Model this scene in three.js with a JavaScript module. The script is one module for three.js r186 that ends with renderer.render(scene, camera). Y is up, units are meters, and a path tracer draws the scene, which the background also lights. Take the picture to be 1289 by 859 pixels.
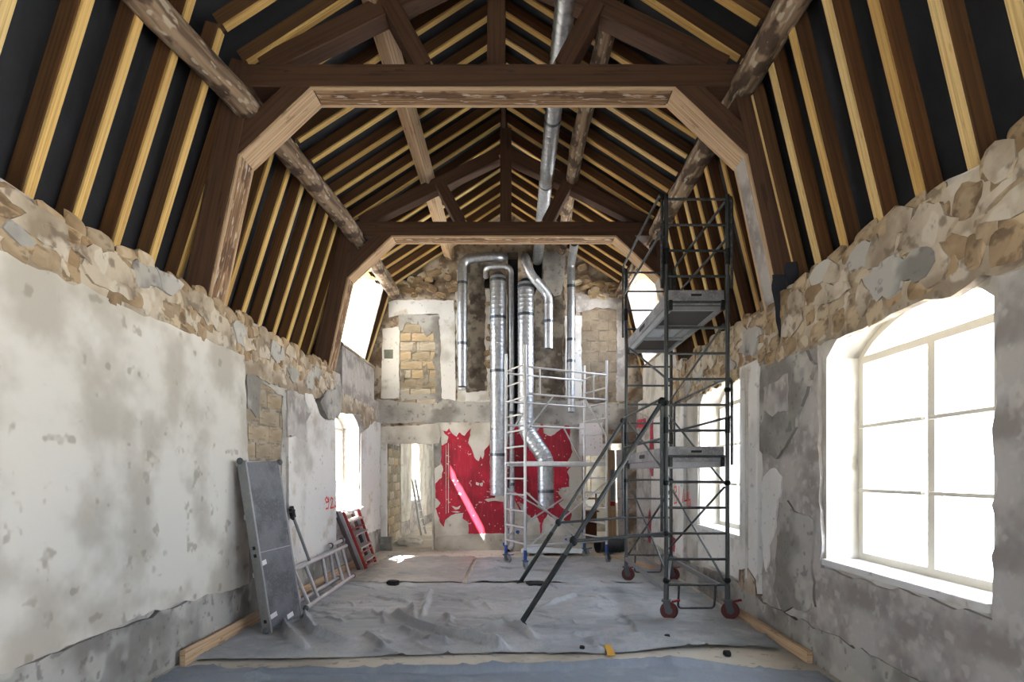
import * as THREE from 'three';
import { mergeGeometries } from 'three/addons/utils/BufferGeometryUtils.js';

// ------------------------------------------------------------------ camera, sky, sun, exposure
const F = 720, CX = 650, CY = 597, EYE = 1.65;             // focal length and principal point in photo pixels, eye height in metres
const scene = new THREE.Scene();
const camera = new THREE.PerspectiveCamera(2 * Math.atan(CY / F) * 180 / Math.PI, 1300 / 1194, 0.05, 400);
camera.position.set(0, EYE, 0);
camera.lookAt(0, EYE, -10);
camera.setViewOffset(1300, 1194, 0, 0, 1289, 859);         // lens shifted upwards, verticals stay upright
const SUN = new THREE.Vector3(1, -1.86, -0.85);            // the way the sunlight travels
scene.background = new THREE.Color().setRGB(0.88, 1.0, 1.22);   // bright hazy sky
scene.backgroundIntensity = 1;
const sun = new THREE.DirectionalLight(0xfff8f0, 14);
sun.name = 'sun';
sun.position.set(-1.5, 3, -10).addScaledVector(SUN, -14);
sun.target.position.set(-1.5, 3, -10);
sun.castShadow = true;
sun.shadow.mapSize.set(2048, 2048);
Object.assign(sun.shadow.camera, { left: -16, right: 16, top: 16, bottom: -16, near: 1, far: 70 });
scene.add(sun, sun.target);
const renderer = new THREE.WebGLRenderer({ antialias: true });
renderer.shadowMap.enabled = true;
renderer.toneMapping = THREE.LinearToneMapping;
renderer.toneMappingExposure = 10.2;

// ------------------------------------------------------------------ helpers
let seed = 12345;
function rnd(a = 0, b = 1) { seed = (seed * 1664525 + 1013904223) >>> 0; return a + (b - a) * seed / 4294967296; }
const V = (x, y, z) => new THREE.Vector3(x, y, z);
const XL = -2.96, XR = 2.63, ZE = 12.4;                    // inner faces of the side walls, distance of the end wall
const at = (px, py, Z) => V((px - CX) * Z / F, EYE - (py - CY) * Z / F, -Z);
const onFloor = (px, py, y = 0) => { const Z = F * (EYE - y) / (py - CY); return V((px - CX) * Z / F, y, -Z); };
const L = (px, py) => { const Z = XL * F / (px - CX); return [Z, EYE - (py - CY) * Z / F]; };     // a point on the left wall as [distance, height]
const R = (px, py) => { const Z = XR * F / (px - CX); return [Z, EYE - (py - CY) * Z / F]; };
const E = (px, py) => [(px - CX) * ZE / F, EYE - (py - CY) * ZE / F];                             // on the end wall as [x, height]

const taken = {};
function numbered(n) { if (taken[n] === undefined) { taken[n] = 0; return n; } taken[n]++; return n + '_' + String(taken[n]).padStart(3, '0'); }
function shade(o) { o.castShadow = true; o.receiveShadow = true; return o; }
function mesh(name, g, m, parent) { const o = shade(new THREE.Mesh(g, m)); o.name = name; if (parent) parent.add(o); return o; }
function thing(name, label, category, group, kind) {
  const o = new THREE.Group(); o.name = numbered(name); scene.add(o);
  o.userData = { label, category };
  if (group) o.userData.group = group;
  if (kind) o.userData.kind = kind;
  return o;
}
function solid(name, g, m, label, category, group, kind) {   // a thing of one mesh, origin moved to its base
  g.computeBoundingBox();
  const b = g.boundingBox, c = b.getCenter(V(0, 0, 0)); c.y = b.min.y;
  g.translate(-c.x, -c.y, -c.z);
  const o = mesh(numbered(name), g, m, scene); o.position.copy(c);
  o.userData = { label, category };
  if (group) o.userData.group = group;
  if (kind) o.userData.kind = kind;
  return o;
}
function settle(o) {                                         // put a group's origin at its base
  o.updateMatrixWorld(true);
  const b = new THREE.Box3().setFromObject(o), c = b.getCenter(V(0, 0, 0)); c.y = b.min.y;
  for (const k of o.children) k.position.sub(c);
  o.position.add(c);
  return o;
}
// noise that repeats over the unit square
function hash(x, y, s) { let h = (x * 374761393 + y * 668265263 + s * 974634777) | 0; h = Math.imul(h ^ (h >>> 13), 1274126177); return ((h ^ (h >>> 16)) >>> 0) / 4294967296; }
function vn(x, y, px, py, s) {
  const xi = Math.floor(x), yi = Math.floor(y), fx = x - xi, fy = y - yi, u = fx * fx * (3 - 2 * fx), v = fy * fy * (3 - 2 * fy);
  const w = (a, p) => ((a % p) + p) % p;
  const a = hash(w(xi, px), w(yi, py), s), b = hash(w(xi + 1, px), w(yi, py), s), c = hash(w(xi, px), w(yi + 1, py), s), d = hash(w(xi + 1, px), w(yi + 1, py), s);
  return a + (b - a) * u + (c - a) * v + (a - b - c + d) * u * v;
}
function fbm(u, v, p, oct, s, py = p) { let t = 0, a = 0.5, n = 0; for (let i = 0; i < oct; i++) { t += a * vn(u * p, v * py, p, py, s + i); n += a; a *= 0.5; p *= 2; py *= 2; } return t / n; }
const sm = (a, b, x) => { const t = Math.min(1, Math.max(0, (x - a) / (b - a))); return t * t * (3 - 2 * t); };
const mix = (a, b, t) => [a[0] + (b[0] - a[0]) * t, a[1] + (b[1] - a[1]) * t, a[2] + (b[2] - a[2]) * t];
const noise3 = (x, y, z, s = 7) => vn(x + 100 + z * 1.31, y + 100 - z * 0.77, 4096, 4096, s);
// a material whose colour and relief are computed: f(u, v) gives [r, g, b, height 0..1], sizeU x sizeV metres
function made(w, h, sizeU, sizeV, f, opts = {}, bump = 0.004) {
  const c = new Uint8Array(w * h * 4), b = new Uint8Array(w * h * 4);
  for (let j = 0; j < h; j++) for (let i = 0; i < w; i++) {
    const q = f((i + 0.5) / w, (j + 0.5) / h), k = (j * w + i) * 4;
    c[k] = Math.max(0, Math.min(255, q[0])); c[k + 1] = Math.max(0, Math.min(255, q[1])); c[k + 2] = Math.max(0, Math.min(255, q[2])); c[k + 3] = 255;
    b[k] = b[k + 1] = b[k + 2] = Math.max(0, Math.min(255, (q[3] ?? 0.5) * 255)); b[k + 3] = 255;
  }
  const T = (d, srgb) => { const t = new THREE.DataTexture(d, w, h); t.wrapS = t.wrapT = THREE.RepeatWrapping; t.magFilter = THREE.LinearFilter; t.minFilter = THREE.LinearMipmapLinearFilter; t.generateMipmaps = true; if (srgb) t.colorSpace = THREE.SRGBColorSpace; t.repeat.set(1 / sizeU, 1 / sizeV); t.needsUpdate = true; return t; };
  const m = new THREE.MeshStandardMaterial({ map: T(c, true), roughness: 0.9, ...opts });
  if (bump) { m.bumpMap = T(b, false); m.bumpScale = bump; }
  return m;
}
function tinted(m, hex) { const k = m.clone(); k.color = new THREE.Color(hex); return k; }
const plain = (hex, roughness = 0.7, metalness = 0, more = {}) => new THREE.MeshStandardMaterial({ color: hex, roughness, metalness, ...more });

// ------------------------------------------------------------------ materials
const M = {};
M.plaster = made(512, 512, 2.4, 2.4, (u, v) => {
  const a = fbm(u, v, 4, 5, 11), b = fbm(u, v, 24, 3, 17), c = fbm(u, v, 8, 4, 23);
  let q = mix([224, 222, 217], [186, 182, 174], sm(0.48, 0.75, a));
  q = mix(q, [176, 164, 144], 0.5 * sm(0.62, 0.8, c));
  q = mix(q, [140, 132, 120], 0.4 * sm(0.72, 0.86, fbm(u, v, 40, 3, 19)));
  return [...q, 0.35 + 0.3 * a + 0.3 * b];
}, { roughness: 0.92 }, 0.005);
M.cream = made(512, 512, 2.2, 2.2, (u, v) => {
  const a = fbm(u, v, 5, 5, 31), b = fbm(u, v, 20, 3, 37);
  let q = mix([216, 212, 202], [182, 176, 163], sm(0.42, 0.75, a));
  q = mix(q, [140, 130, 112], 0.5 * sm(0.7, 0.85, b));
  return [...q, 0.4 + 0.35 * a + 0.2 * b];
}, { roughness: 0.92 }, 0.005);
M.cement = made(512, 512, 2, 2, (u, v) => {
  const a = fbm(u, v, 4, 6, 41), b = fbm(u, v, 32, 3, 43), c = fbm(u, v, 7, 3, 47);
  let q = mix([178, 175, 168], [128, 125, 118], sm(0.35, 0.68, a));
  q = mix(q, [196, 192, 182], 0.6 * sm(0.62, 0.72, c));
  q = mix(q, [104, 100, 94], 0.5 * sm(0.66, 0.8, b));
  return [...q, 0.3 + 0.4 * a + 0.3 * b];
}, { roughness: 0.95 }, 0.012);
M.rubble = made(512, 512, 1.5, 1.5, (u, v) => {
  const a = fbm(u, v, 6, 5, 51), b = fbm(u, v, 18, 4, 53), c = fbm(u, v, 9, 3, 57);
  let q = mix([190, 177, 156], [146, 131, 111], sm(0.3, 0.7, a));
  q = mix(q, [206, 198, 182], 0.7 * sm(0.6, 0.7, c));
  q = mix(q, [104, 92, 78], 0.6 * sm(0.54, 0.74, b));
  return [...q, 0.25 + 0.5 * a + 0.35 * (1 - b) * 0.7];
}, { roughness: 0.97 }, 0.02);
M.brown = made(512, 512, 1.8, 1.8, (u, v) => {              // bare old render of the gable, brown and chalky
  const a = fbm(u, v, 5, 5, 61), b = fbm(u, v, 22, 4, 63), c = fbm(u, v, 6, 4, 67);
  let q = mix([176, 160, 138], [116, 98, 80], sm(0.35, 0.62, a));
  q = mix(q, [206, 198, 184], 0.7 * sm(0.46, 0.68, c));
  q = mix(q, [92, 78, 64], 0.6 * sm(0.54, 0.74, b));
  return [...q, 0.3 + 0.4 * a + 0.3 * (1 - b)];
}, { roughness: 0.97 }, 0.02);
M.soot = made(512, 512, 1.6, 1.6, (u, v) => {
  const a = fbm(u, v, 5, 5, 71), b = fbm(u, v, 14, 4, 73), c = fbm(u, v, 7, 3, 75);
  let q = mix([150, 140, 124], [88, 79, 68], sm(0.32, 0.66, a));
  q = mix(q, [158, 148, 132], 0.7 * sm(0.58, 0.68, c));
  q = mix(q, [56, 49, 42], 0.6 * sm(0.52, 0.74, b));
  return [...q, 0.3 + 0.4 * a + 0.3 * (1 - b)];
}, { roughness: 0.97 }, 0.015);
M.pinkish = made(256, 256, 1.2, 1.2, (u, v) => {
  const a = fbm(u, v, 5, 5, 81), b = fbm(u, v, 16, 3, 83);
  let q = mix([184, 179, 173], [146, 139, 133], sm(0.35, 0.7, a));
  q = mix(q, [206, 203, 198], 0.5 * sm(0.56, 0.76, b));
  return [...q, 0.3 + 0.6 * a];
}, { roughness: 0.95 }, 0.008);
M.red = made(512, 512, 1.5, 1.5, (u, v) => {
  const a = fbm(u, v, 4, 5, 91), b = fbm(u, v, 26, 3, 93), s = fbm(u, v, 60, 2, 95, 6);
  let q = mix([186, 18, 52], [150, 10, 38], sm(0.4, 0.65, a));
  q = mix(q, [206, 70, 90], 0.35 * sm(0.62, 0.74, s));
  q = mix(q, [222, 206, 190], 0.9 * sm(0.775, 0.8, b));
  return [...q, 0.4 + 0.3 * a];
}, { roughness: 0.6 }, 0.002);
M.block = made(256, 256, 0.9, 0.9, (u, v) => {
  const a = fbm(u, v, 5, 5, 101), b = fbm(u, v, 40, 3, 103);
  return [...mix(mix([206, 195, 174], [182, 170, 149], sm(0.35, 0.7, a)), [138, 126, 108], 0.5 * sm(0.66, 0.78, b)), 0.3 + 0.3 * a + 0.4 * b];
}, { roughness: 0.95 }, 0.006);
M.blockTones = ['#ffffff', '#f0e6d6', '#e0dace', '#fff2dc', '#d2cec4'].map((t) => tinted(M.block, t));
M.mortar = made(256, 256, 0.8, 0.8, (u, v) => {
  const a = fbm(u, v, 6, 5, 111), b = fbm(u, v, 40, 3, 113);
  return [...mix([162, 154, 140], [118, 110, 98], sm(0.35, 0.7, a)), 0.3 + 0.4 * a + 0.3 * b];
}, { roughness: 0.97 }, 0.012);
M.concrete = made(512, 512, 2.5, 2.5, (u, v) => {
  const a = fbm(u, v, 4, 6, 121), b = fbm(u, v, 40, 3, 123);
  return [...mix(mix([204, 198, 186], [170, 163, 150], sm(0.35, 0.7, a)), [130, 122, 110], 0.5 * sm(0.66, 0.8, b)), 0.4 + 0.2 * a + 0.2 * b];
}, { roughness: 0.9 }, 0.004);
M.sheet = made(512, 512, 1.6, 1.6, (u, v) => {
  const a = fbm(u, v, 4, 5, 131), b = fbm(u, v, 128, 2, 133), c = fbm(u, v, 12, 4, 137);
  let q = mix([174, 179, 184], [154, 159, 164], sm(0.35, 0.65, a));
  q = mix(q, [188, 189, 188], 0.4 * sm(0.5, 0.74, c));
  return [...mix(q, [140, 146, 154], 0.35 * sm(0.5, 0.8, b)), 0.3 + 0.3 * b + 0.3 * c];
}, { roughness: 0.62 }, 0.002);
const woodFn = (hi, lo, dark, s, streak = 0.5) => (u, v) => {
  const w = fbm(u, v, 2, 3, s), g = fbm(u + 0.02 * w, v, 3, 5, s + 3, 40), k = fbm(u, v, 10, 3, s + 9, 14);
  let q = mix(hi, lo, sm(0.3, 0.7, g * 0.75 + w * 0.25));
  q = mix(q, dark, streak * sm(0.62, 0.74, g));
  q = mix(q, dark, 0.6 * sm(0.76, 0.82, k));
  return [...q, 0.6 - 0.5 * g];
};
M.beam = made(512, 256, 2.2, 0.6, woodFn([88, 62, 44], [74, 50, 35], [54, 37, 27], 141, 0.25), { roughness: 0.75 }, 0.003);
M.rafter = made(512, 256, 2.2, 0.6, woodFn([110, 78, 44], [88, 61, 35], [62, 43, 27], 151, 0.35), { roughness: 0.85 }, 0.003);
M.rafterTones = ['#ffffff', '#e6dccf', '#f5e2c8', '#d3c8ba'].map((t) => tinted(M.rafter, t));
M.pine = made(512, 256, 2.0, 0.4, woodFn([226, 198, 138], [208, 176, 114], [166, 128, 78], 161, 0.25), { roughness: 0.8 }, 0.002);
M.pineTones = ['#ffffff', '#f3e8d2', '#fff6e0', '#e2d4b8'].map((t) => tinted(M.pine, t));
M.soffit = made(512, 256, 2.0, 0.5, woodFn([204, 176, 142], [174, 145, 112], [118, 92, 70], 171, 0.3), { roughness: 0.8 }, 0.003);
M.weathered = made(512, 256, 1.6, 0.5, (u, v) => {
  const g = fbm(u, v, 4, 5, 181, 30), a = fbm(u, v, 6, 4, 183), b = fbm(u, v, 14, 3, 187, 20);
  let q = mix([176, 146, 112], [120, 90, 64], sm(0.3, 0.7, g));
  q = mix(q, [82, 58, 42], 0.7 * sm(0.52, 0.66, a));
  q = mix(q, [206, 200, 190], 0.8 * sm(0.66, 0.74, b));
  return [...q, 0.6 - 0.5 * g + 0.3 * a];
}, { roughness: 0.9 }, 0.01);
M.log = made(512, 256, 1.6, 0.9, (u, v) => {
  const g = fbm(u, v, 3, 5, 191, 24), a = fbm(u, v, 7, 4, 193), b = fbm(u, v, 12, 3, 197, 20);
  let q = mix([150, 128, 104], [98, 80, 62], sm(0.3, 0.7, g));
  q = mix(q, [58, 44, 34], 0.75 * sm(0.5, 0.64, a));
  q = mix(q, [196, 184, 164], 0.7 * sm(0.62, 0.72, b));
  return [...q, 0.6 - 0.6 * g + 0.4 * a];
}, { roughness: 0.92 }, 0.02);
M.membrane = made(256, 256, 0.8, 0.8, (u, v) => {
  const a = fbm(u, v, 5, 4, 201), b = fbm(u, v, 40, 2, 203);
  return [...mix([40, 43, 48], [26, 28, 33], a), 0.4 + 0.4 * a + 0.1 * b];
}, { roughness: 0.8 }, 0.008);
M.galv = made(512, 512, 0.6, 0.6, (u, v) => {
  const a = fbm(u, v, 16, 2, 211), b = fbm(u, v, 40, 2, 213), c = fbm(u, v, 4, 4, 217);
  return [...mix([206, 210, 214], [172, 177, 183], 0.5 * sm(0.3, 0.7, a) + 0.3 * b + 0.3 * sm(0.4, 0.7, c)), 0.5 + 0.1 * a];
}, { roughness: 0.42, metalness: 0.9 }, 0.0006);
M.alu = made(256, 256, 0.5, 0.5, (u, v) => {
  const a = fbm(u, v, 8, 4, 221), b = fbm(u, v, 40, 2, 223);
  return [...mix([222, 223, 224], [182, 184, 186], 0.6 * a + 0.4 * b), 0.5];
}, { roughness: 0.42, metalness: 0.5 }, 0);
M.steel = made(256, 256, 0.5, 0.5, (u, v) => {
  const a = fbm(u, v, 8, 4, 231), b = fbm(u, v, 30, 3, 233);
  return [...mix(mix([92, 97, 98], [62, 67, 68], sm(0.3, 0.7, a)), [132, 132, 128], 0.5 * sm(0.66, 0.76, b)), 0.5];
}, { roughness: 0.5, metalness: 0.6 }, 0);
M.deck = made(256, 256, 0.8, 0.8, (u, v) => {               // dusty grey sheet of the working decks
  const a = fbm(u, v, 5, 5, 241), b = fbm(u, v, 50, 2, 243);
  return [...mix(mix([156, 157, 160], [124, 125, 129], sm(0.3, 0.7, a)), [184, 181, 178], 0.4 * sm(0.6, 0.75, b)), 0.5 + 0.2 * b];
}, { roughness: 0.6, metalness: 0.35 }, 0.001);
M.ply = plain('#3c3a38', 0.8);
M.toe = tinted(M.alu, '#b9bcc0');
M.black = plain('#17181a', 0.75);
M.wheelRed = plain('#5e2a28', 0.7);
M.brakeRed = plain('#8e2620', 0.55);
M.wheelGrey = plain('#8f9296', 0.6);
M.castorSteel = plain('#5e6264', 0.45, 0.7);
M.blue = plain('#26519c', 0.5);
M.trestleRed = plain('#a23531', 0.55, 0.1);
M.tread = plain('#a89c98', 0.6, 0.3);
M.board = made(256, 256, 1.2, 1.2, (u, v) => { const a = fbm(u, v, 5, 5, 251), b = fbm(u, v, 30, 3, 253); return [...mix(mix([226, 221, 222], [204, 198, 200], a), [128, 116, 104], 0.6 * sm(0.7, 0.8, b)), 0.4]; }, { roughness: 0.85 }, 0.002);
M.windowFrame = plain('#d8d2c2', 0.6);
M.glass = new THREE.MeshPhysicalMaterial({ color: '#ffffff', transmission: 1, thickness: 0, roughness: 0.02, ior: 1.5 });
M.spray = plain('#e8443c', 0.7);
M.outGround = plain('#b6b6b4', 0.95);
M.outWall = plain('#e2e2e0', 0.9);
// ------------------------------------------------------------------ geometry helpers
const cache = new Map();
const keep = (key, make) => { if (!cache.has(key)) cache.set(key, make()); return cache.get(key); };
function prism(prof, len) {                                  // straight bar along +z, u along it in metres, v around it
  const pos = [], uv = [], n = prof.length;
  let run = 0;
  for (let i = 0; i < n; i++) {
    const [ax, ay] = prof[i], [bx, by] = prof[(i + 1) % n], d = Math.hypot(bx - ax, by - ay);
    pos.push(ax, ay, 0, bx, by, 0, bx, by, len, ax, ay, 0, bx, by, len, ax, ay, len);
    uv.push(0, run, 0, run + d, len, run + d, 0, run, len, run + d, len, run);
    run += d;
  }
  for (let i = 1; i < n - 1; i++) for (const [z, a, b] of [[0, i + 1, i], [len, i, i + 1]]) for (const k of [0, a, b]) { pos.push(prof[k][0], prof[k][1], z); uv.push(prof[k][0] * 0.3, prof[k][1]); }
  const g = new THREE.BufferGeometry();
  g.setAttribute('position', new THREE.Float32BufferAttribute(pos, 3));
  g.setAttribute('uv', new THREE.Float32BufferAttribute(uv, 2));
  g.computeVertexNormals();
  return g;
}
const rect = (w, h, c = 0.006) => [[-w / 2 + c, -h / 2], [w / 2 - c, -h / 2], [w / 2, -h / 2 + c], [w / 2, h / 2 - c], [w / 2 - c, h / 2], [-w / 2 + c, h / 2], [-w / 2, h / 2 - c], [-w / 2, -h / 2 + c]];
const rotor = new THREE.Matrix4();
function aim(o, p1, p2, up = V(0, 1, 0)) {
  const z = p2.clone().sub(p1).normalize(); let x = up.clone().cross(z);
  if (x.length() < 1e-4) x = V(1, 0, 0).cross(z).length() < 1e-4 ? V(0, 0, 1).cross(z) : V(1, 0, 0).cross(z);
  x.normalize(); const y = z.clone().cross(x);
  o.quaternion.setFromRotationMatrix(rotor.makeBasis(x, y, z)); o.position.copy(p1);
  return o;
}
// a bar of w (across) by h (along up) from p1 to p2 on its centre line
function bar(name, parent, p1, p2, w, h, m, up, c) {
  const len = +p1.distanceTo(p2).toFixed(3);
  const g = keep(['bar', w, h, len, c].join(), () => prism(rect(w, h, c), len));
  return aim(mesh(name, g, m, parent), p1, p2, up);
}
function box(name, parent, x0, x1, y0, y1, z0, z1, m, c) {   // along its longest side
  const d = [x1 - x0, y1 - y0, z1 - z0], cx = (x0 + x1) / 2, cy = (y0 + y1) / 2, cz = (z0 + z1) / 2;
  if (d[0] >= d[1] && d[0] >= d[2]) return bar(name, parent, V(x0, cy, cz), V(x1, cy, cz), d[2], d[1], m, V(0, 1, 0), c);
  if (d[1] >= d[2]) return bar(name, parent, V(cx, y0, cz), V(cx, y1, cz), d[0], d[2], m, V(0, 0, 1), c);
  return bar(name, parent, V(cx, cy, z0), V(cx, cy, z1), d[0], d[1], m, V(0, 1, 0), c);
}
function tube(name, parent, p1, p2, r, m, seg = 10) {
  const len = +p1.distanceTo(p2).toFixed(3);
  const g = keep(['tube', r, len, seg].join(), () => { const k = new THREE.CylinderGeometry(r, r, len, seg); k.rotateX(Math.PI / 2); k.translate(0, 0, len / 2); return k; });
  return aim(mesh(name, g, m, parent), p1, p2);
}
function rounded(pts, rad, n = 6) {                          // polyline with rounded corners
  const out = [pts[0].clone()];
  for (let i = 1; i < pts.length - 1; i++) {
    const a = pts[i - 1].clone().sub(pts[i]), b = pts[i + 1].clone().sub(pts[i]);
    const d = Math.min(rad, a.length() * 0.49, b.length() * 0.49); a.setLength(d).add(pts[i]); b.setLength(d).add(pts[i]);
    for (let k = 0; k <= n; k++) { const t = k / n; out.push(a.clone().multiplyScalar((1 - t) * (1 - t)).addScaledVector(pts[i], 2 * t * (1 - t)).addScaledVector(b, t * t)); }
  }
  out.push(pts[pts.length - 1].clone());
  return out;
}
function sweep(pts, radius, seg = 12, rib = 0, ribH = 0.004, capped = false) {   // round tube along a polyline, optional raised seams every rib metres
  const s = [0]; for (let i = 1; i < pts.length; i++) s.push(s[i - 1] + pts[i].distanceTo(pts[i - 1]));
  const total = s[s.length - 1], rf = typeof radius === 'function' ? radius : () => radius;
  let stops = s.map((v) => [v, 0]);
  if (rib) for (let v = rib * 0.5; v < total - 0.01; v += rib) stops.push([v - 0.011, 0], [v - 0.004, ribH], [v + 0.004, ribH], [v + 0.011, 0]);
  stops = stops.filter((q) => q[0] >= 0 && q[0] <= total).sort((a, b) => a[0] - b[0]);
  const where = (v) => { let i = 1; while (i < s.length - 1 && s[i] < v) i++; return pts[i - 1].clone().lerp(pts[i], Math.min(1, Math.max(0, (v - s[i - 1]) / Math.max(1e-9, s[i] - s[i - 1])))); };
  const C = stops.map((q) => where(q[0]));
  const pos = [], uv = [], idx = [];
  let nrm = null, tan = null;
  for (let i = 0; i < C.length; i++) {
    const v = stops[i][0], t = where(Math.min(total, v + 0.004)).sub(where(Math.max(0, v - 0.004))).normalize();
    if (!nrm) { nrm = Math.abs(t.y) < 0.9 ? V(0, 1, 0) : V(0, 0, 1); } else { const q = new THREE.Quaternion().setFromUnitVectors(tan, t); nrm.applyQuaternion(q); }
    nrm.addScaledVector(t, -nrm.dot(t)).normalize(); tan = t;
    const bi = t.clone().cross(nrm);
    for (let k = 0; k <= seg; k++) {
      const a = k / seg * Math.PI * 2, r = rf(v, k === seg ? 0 : a, C[i]) + stops[i][1];
      pos.push(C[i].x + (nrm.x * Math.cos(a) + bi.x * Math.sin(a)) * r, C[i].y + (nrm.y * Math.cos(a) + bi.y * Math.sin(a)) * r, C[i].z + (nrm.z * Math.cos(a) + bi.z * Math.sin(a)) * r);
      uv.push(v, k / seg * rf(0, 0, C[0]) * 6.283);
    }
  }
  for (let i = 0; i < C.length - 1; i++) for (let k = 0; k < seg; k++) { const a = i * (seg + 1) + k, b = a + seg + 1; idx.push(a, a + 1, b, b, a + 1, b + 1); }
  if (capped) for (const [i, flip] of [[0, 1], [C.length - 1, 0]]) { const c = pos.length / 3; pos.push(C[i].x, C[i].y, C[i].z); uv.push(0, 0); for (let k = 0; k < seg; k++) { const a = i * (seg + 1) + k; flip ? idx.push(c, a + 1, a) : idx.push(c, a, a + 1); } }
  const g = new THREE.BufferGeometry();
  g.setAttribute('position', new THREE.Float32BufferAttribute(pos, 3)); g.setAttribute('uv', new THREE.Float32BufferAttribute(uv, 2)); g.setIndex(idx); g.computeVertexNormals();
  return g;
}
function ragged(pts, amp = 0.02, step = 0.07) {              // the outline with a torn edge
  const out = [];
  for (let i = 0; i < pts.length; i++) {
    const [ax, ay] = pts[i], [bx, by] = pts[(i + 1) % pts.length], d = Math.hypot(bx - ax, by - ay), n = Math.max(1, Math.min(40, Math.round(d / step)));
    for (let k = 0; k < n; k++) {
      const t = k / n, x = ax + (bx - ax) * t, y = ay + (by - ay) * t;
      const w = (noise3(x * 7, y * 7, 3, 5) - 0.5) * 1.6 + (noise3(x * 22, y * 22, 9, 6) - 0.5) * 0.9;
      out.push([x + (-(by - ay) / d) * w * amp * 1.6, y + ((bx - ax) / d) * w * amp * 1.6]);
    }
  }
  return out;
}
function slab(side, pts, depth, holes = [], behind = false, lift = 0) {  // an outline on a wall, thickened into the room (or behind the face)
  const flip = side === 'right' ? -1 : 1;
  const sh = new THREE.Shape(pts.map(([a, b]) => new THREE.Vector2(a * flip, b)));
  for (const h of holes) sh.holes.push(new THREE.Path(h.map(([a, b]) => new THREE.Vector2(a * flip, b))));
  const g = new THREE.ExtrudeGeometry(sh, { depth, bevelEnabled: false, curveSegments: 1 });
  if (behind) g.translate(0, 0, -depth);
  if (lift) g.translate(0, 0, lift);
  if (side === 'left') { g.rotateY(Math.PI / 2); g.translate(XL, 0, 0); }
  else if (side === 'right') { g.rotateY(-Math.PI / 2); g.translate(XR, 0, 0); }
  else if (side === 'end') g.translate(0, 0, -ZE);
  else g.translate(side[0], side[1], side[2]);
  return g;
}
let coats = 0;                                               // no two coats end in the same plane
const patch = (name, wall, side, pts, m, depth, amp = 0.02, step = 0.07, holes = []) => mesh(name, slab(side, amp ? ragged(pts, amp, step) : pts, depth + (++coats * 0.618 % 1) * 0.0026, holes), m, wall);
const film = (name, wall, side, pts, m, depth, amp, step) => mesh(name, slab(side, ragged(pts, amp, step), 0.004, [], false, depth - 0.002), m, wall);   // a thin coat on top of another
function arch(a0, a1, y0, y1, rise = 0.28, n = 12) {         // opening with a segmental arch
  const p = [[a0, y0], [a1, y0]];
  for (let i = 0; i <= n; i++) { const t = i / n, a = a1 + (a0 - a1) * t; p.push([a, y1 - rise + rise * Math.sin(Math.PI * t) ** 0.75]); }
  return p;
}
const stoneShapes = Array.from({ length: 8 }, (_, k) => {
  const g = new THREE.IcosahedronGeometry(0.5, 2), p = g.attributes.position;
  for (let i = 0; i < p.count; i++) {
    const v = V(p.getX(i), p.getY(i), p.getZ(i)).normalize(), f = 0.36 + 0.2 * noise3(v.x * 1.6 + k * 9, v.y * 1.6, v.z * 1.6, 21) + 0.07 * noise3(v.x * 4 + k * 5, v.y * 4, v.z * 4, 22);
    const q = (t) => Math.sign(t) * Math.abs(t) ** 0.55;
    p.setXYZ(i, q(v.x) * f, q(v.y) * f, q(v.z) * f);
  }
  const t = g.attributes.uv; for (let i = 0; i < p.count; i++) t.setXY(i, (p.getZ(i) + p.getX(i) * 0.6) * 0.22 + k * 0.31, p.getY(i) * 0.22 + k * 0.17);
  g.computeVertexNormals();
  return g;
});
M.greyTones = ['#d0cac4', '#dcd4ca', '#c6c0ba', '#d4cabc', '#cac4be'].map((t) => tinted(M.block, t));
M.stoneTones = ['#fff6e6', '#f2e4ce', '#e2d2ba', '#f6f0e4', '#d6c6b0', '#ecd8bc'].map((t) => tinted(M.rubble, t));

// ------------------------------------------------------------------ ground outside, floor
const structure = (o) => { o.userData.kind = 'structure'; return o; };
function place(name) { const o = new THREE.Group(); o.name = name; scene.add(o); structure(o); return o; }
const label = (o, text, category) => { o.userData.label = text; o.userData.category = category; return o; };

const ground = place('ground');
label(ground, 'pale sunlit ground outside the windows', 'ground');
box('paving', ground, -45, 45, -0.6, -0.3, -60, 40, M.outGround);
const floor = place('floor');
label(floor, 'pale bare concrete floor showing between the grey sheets', 'floor');
box('concrete_slab', floor, XL - 0.7, XR + 0.7, -0.3, 0, -20.6, 3.2, M.concrete, 0.001);

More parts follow.
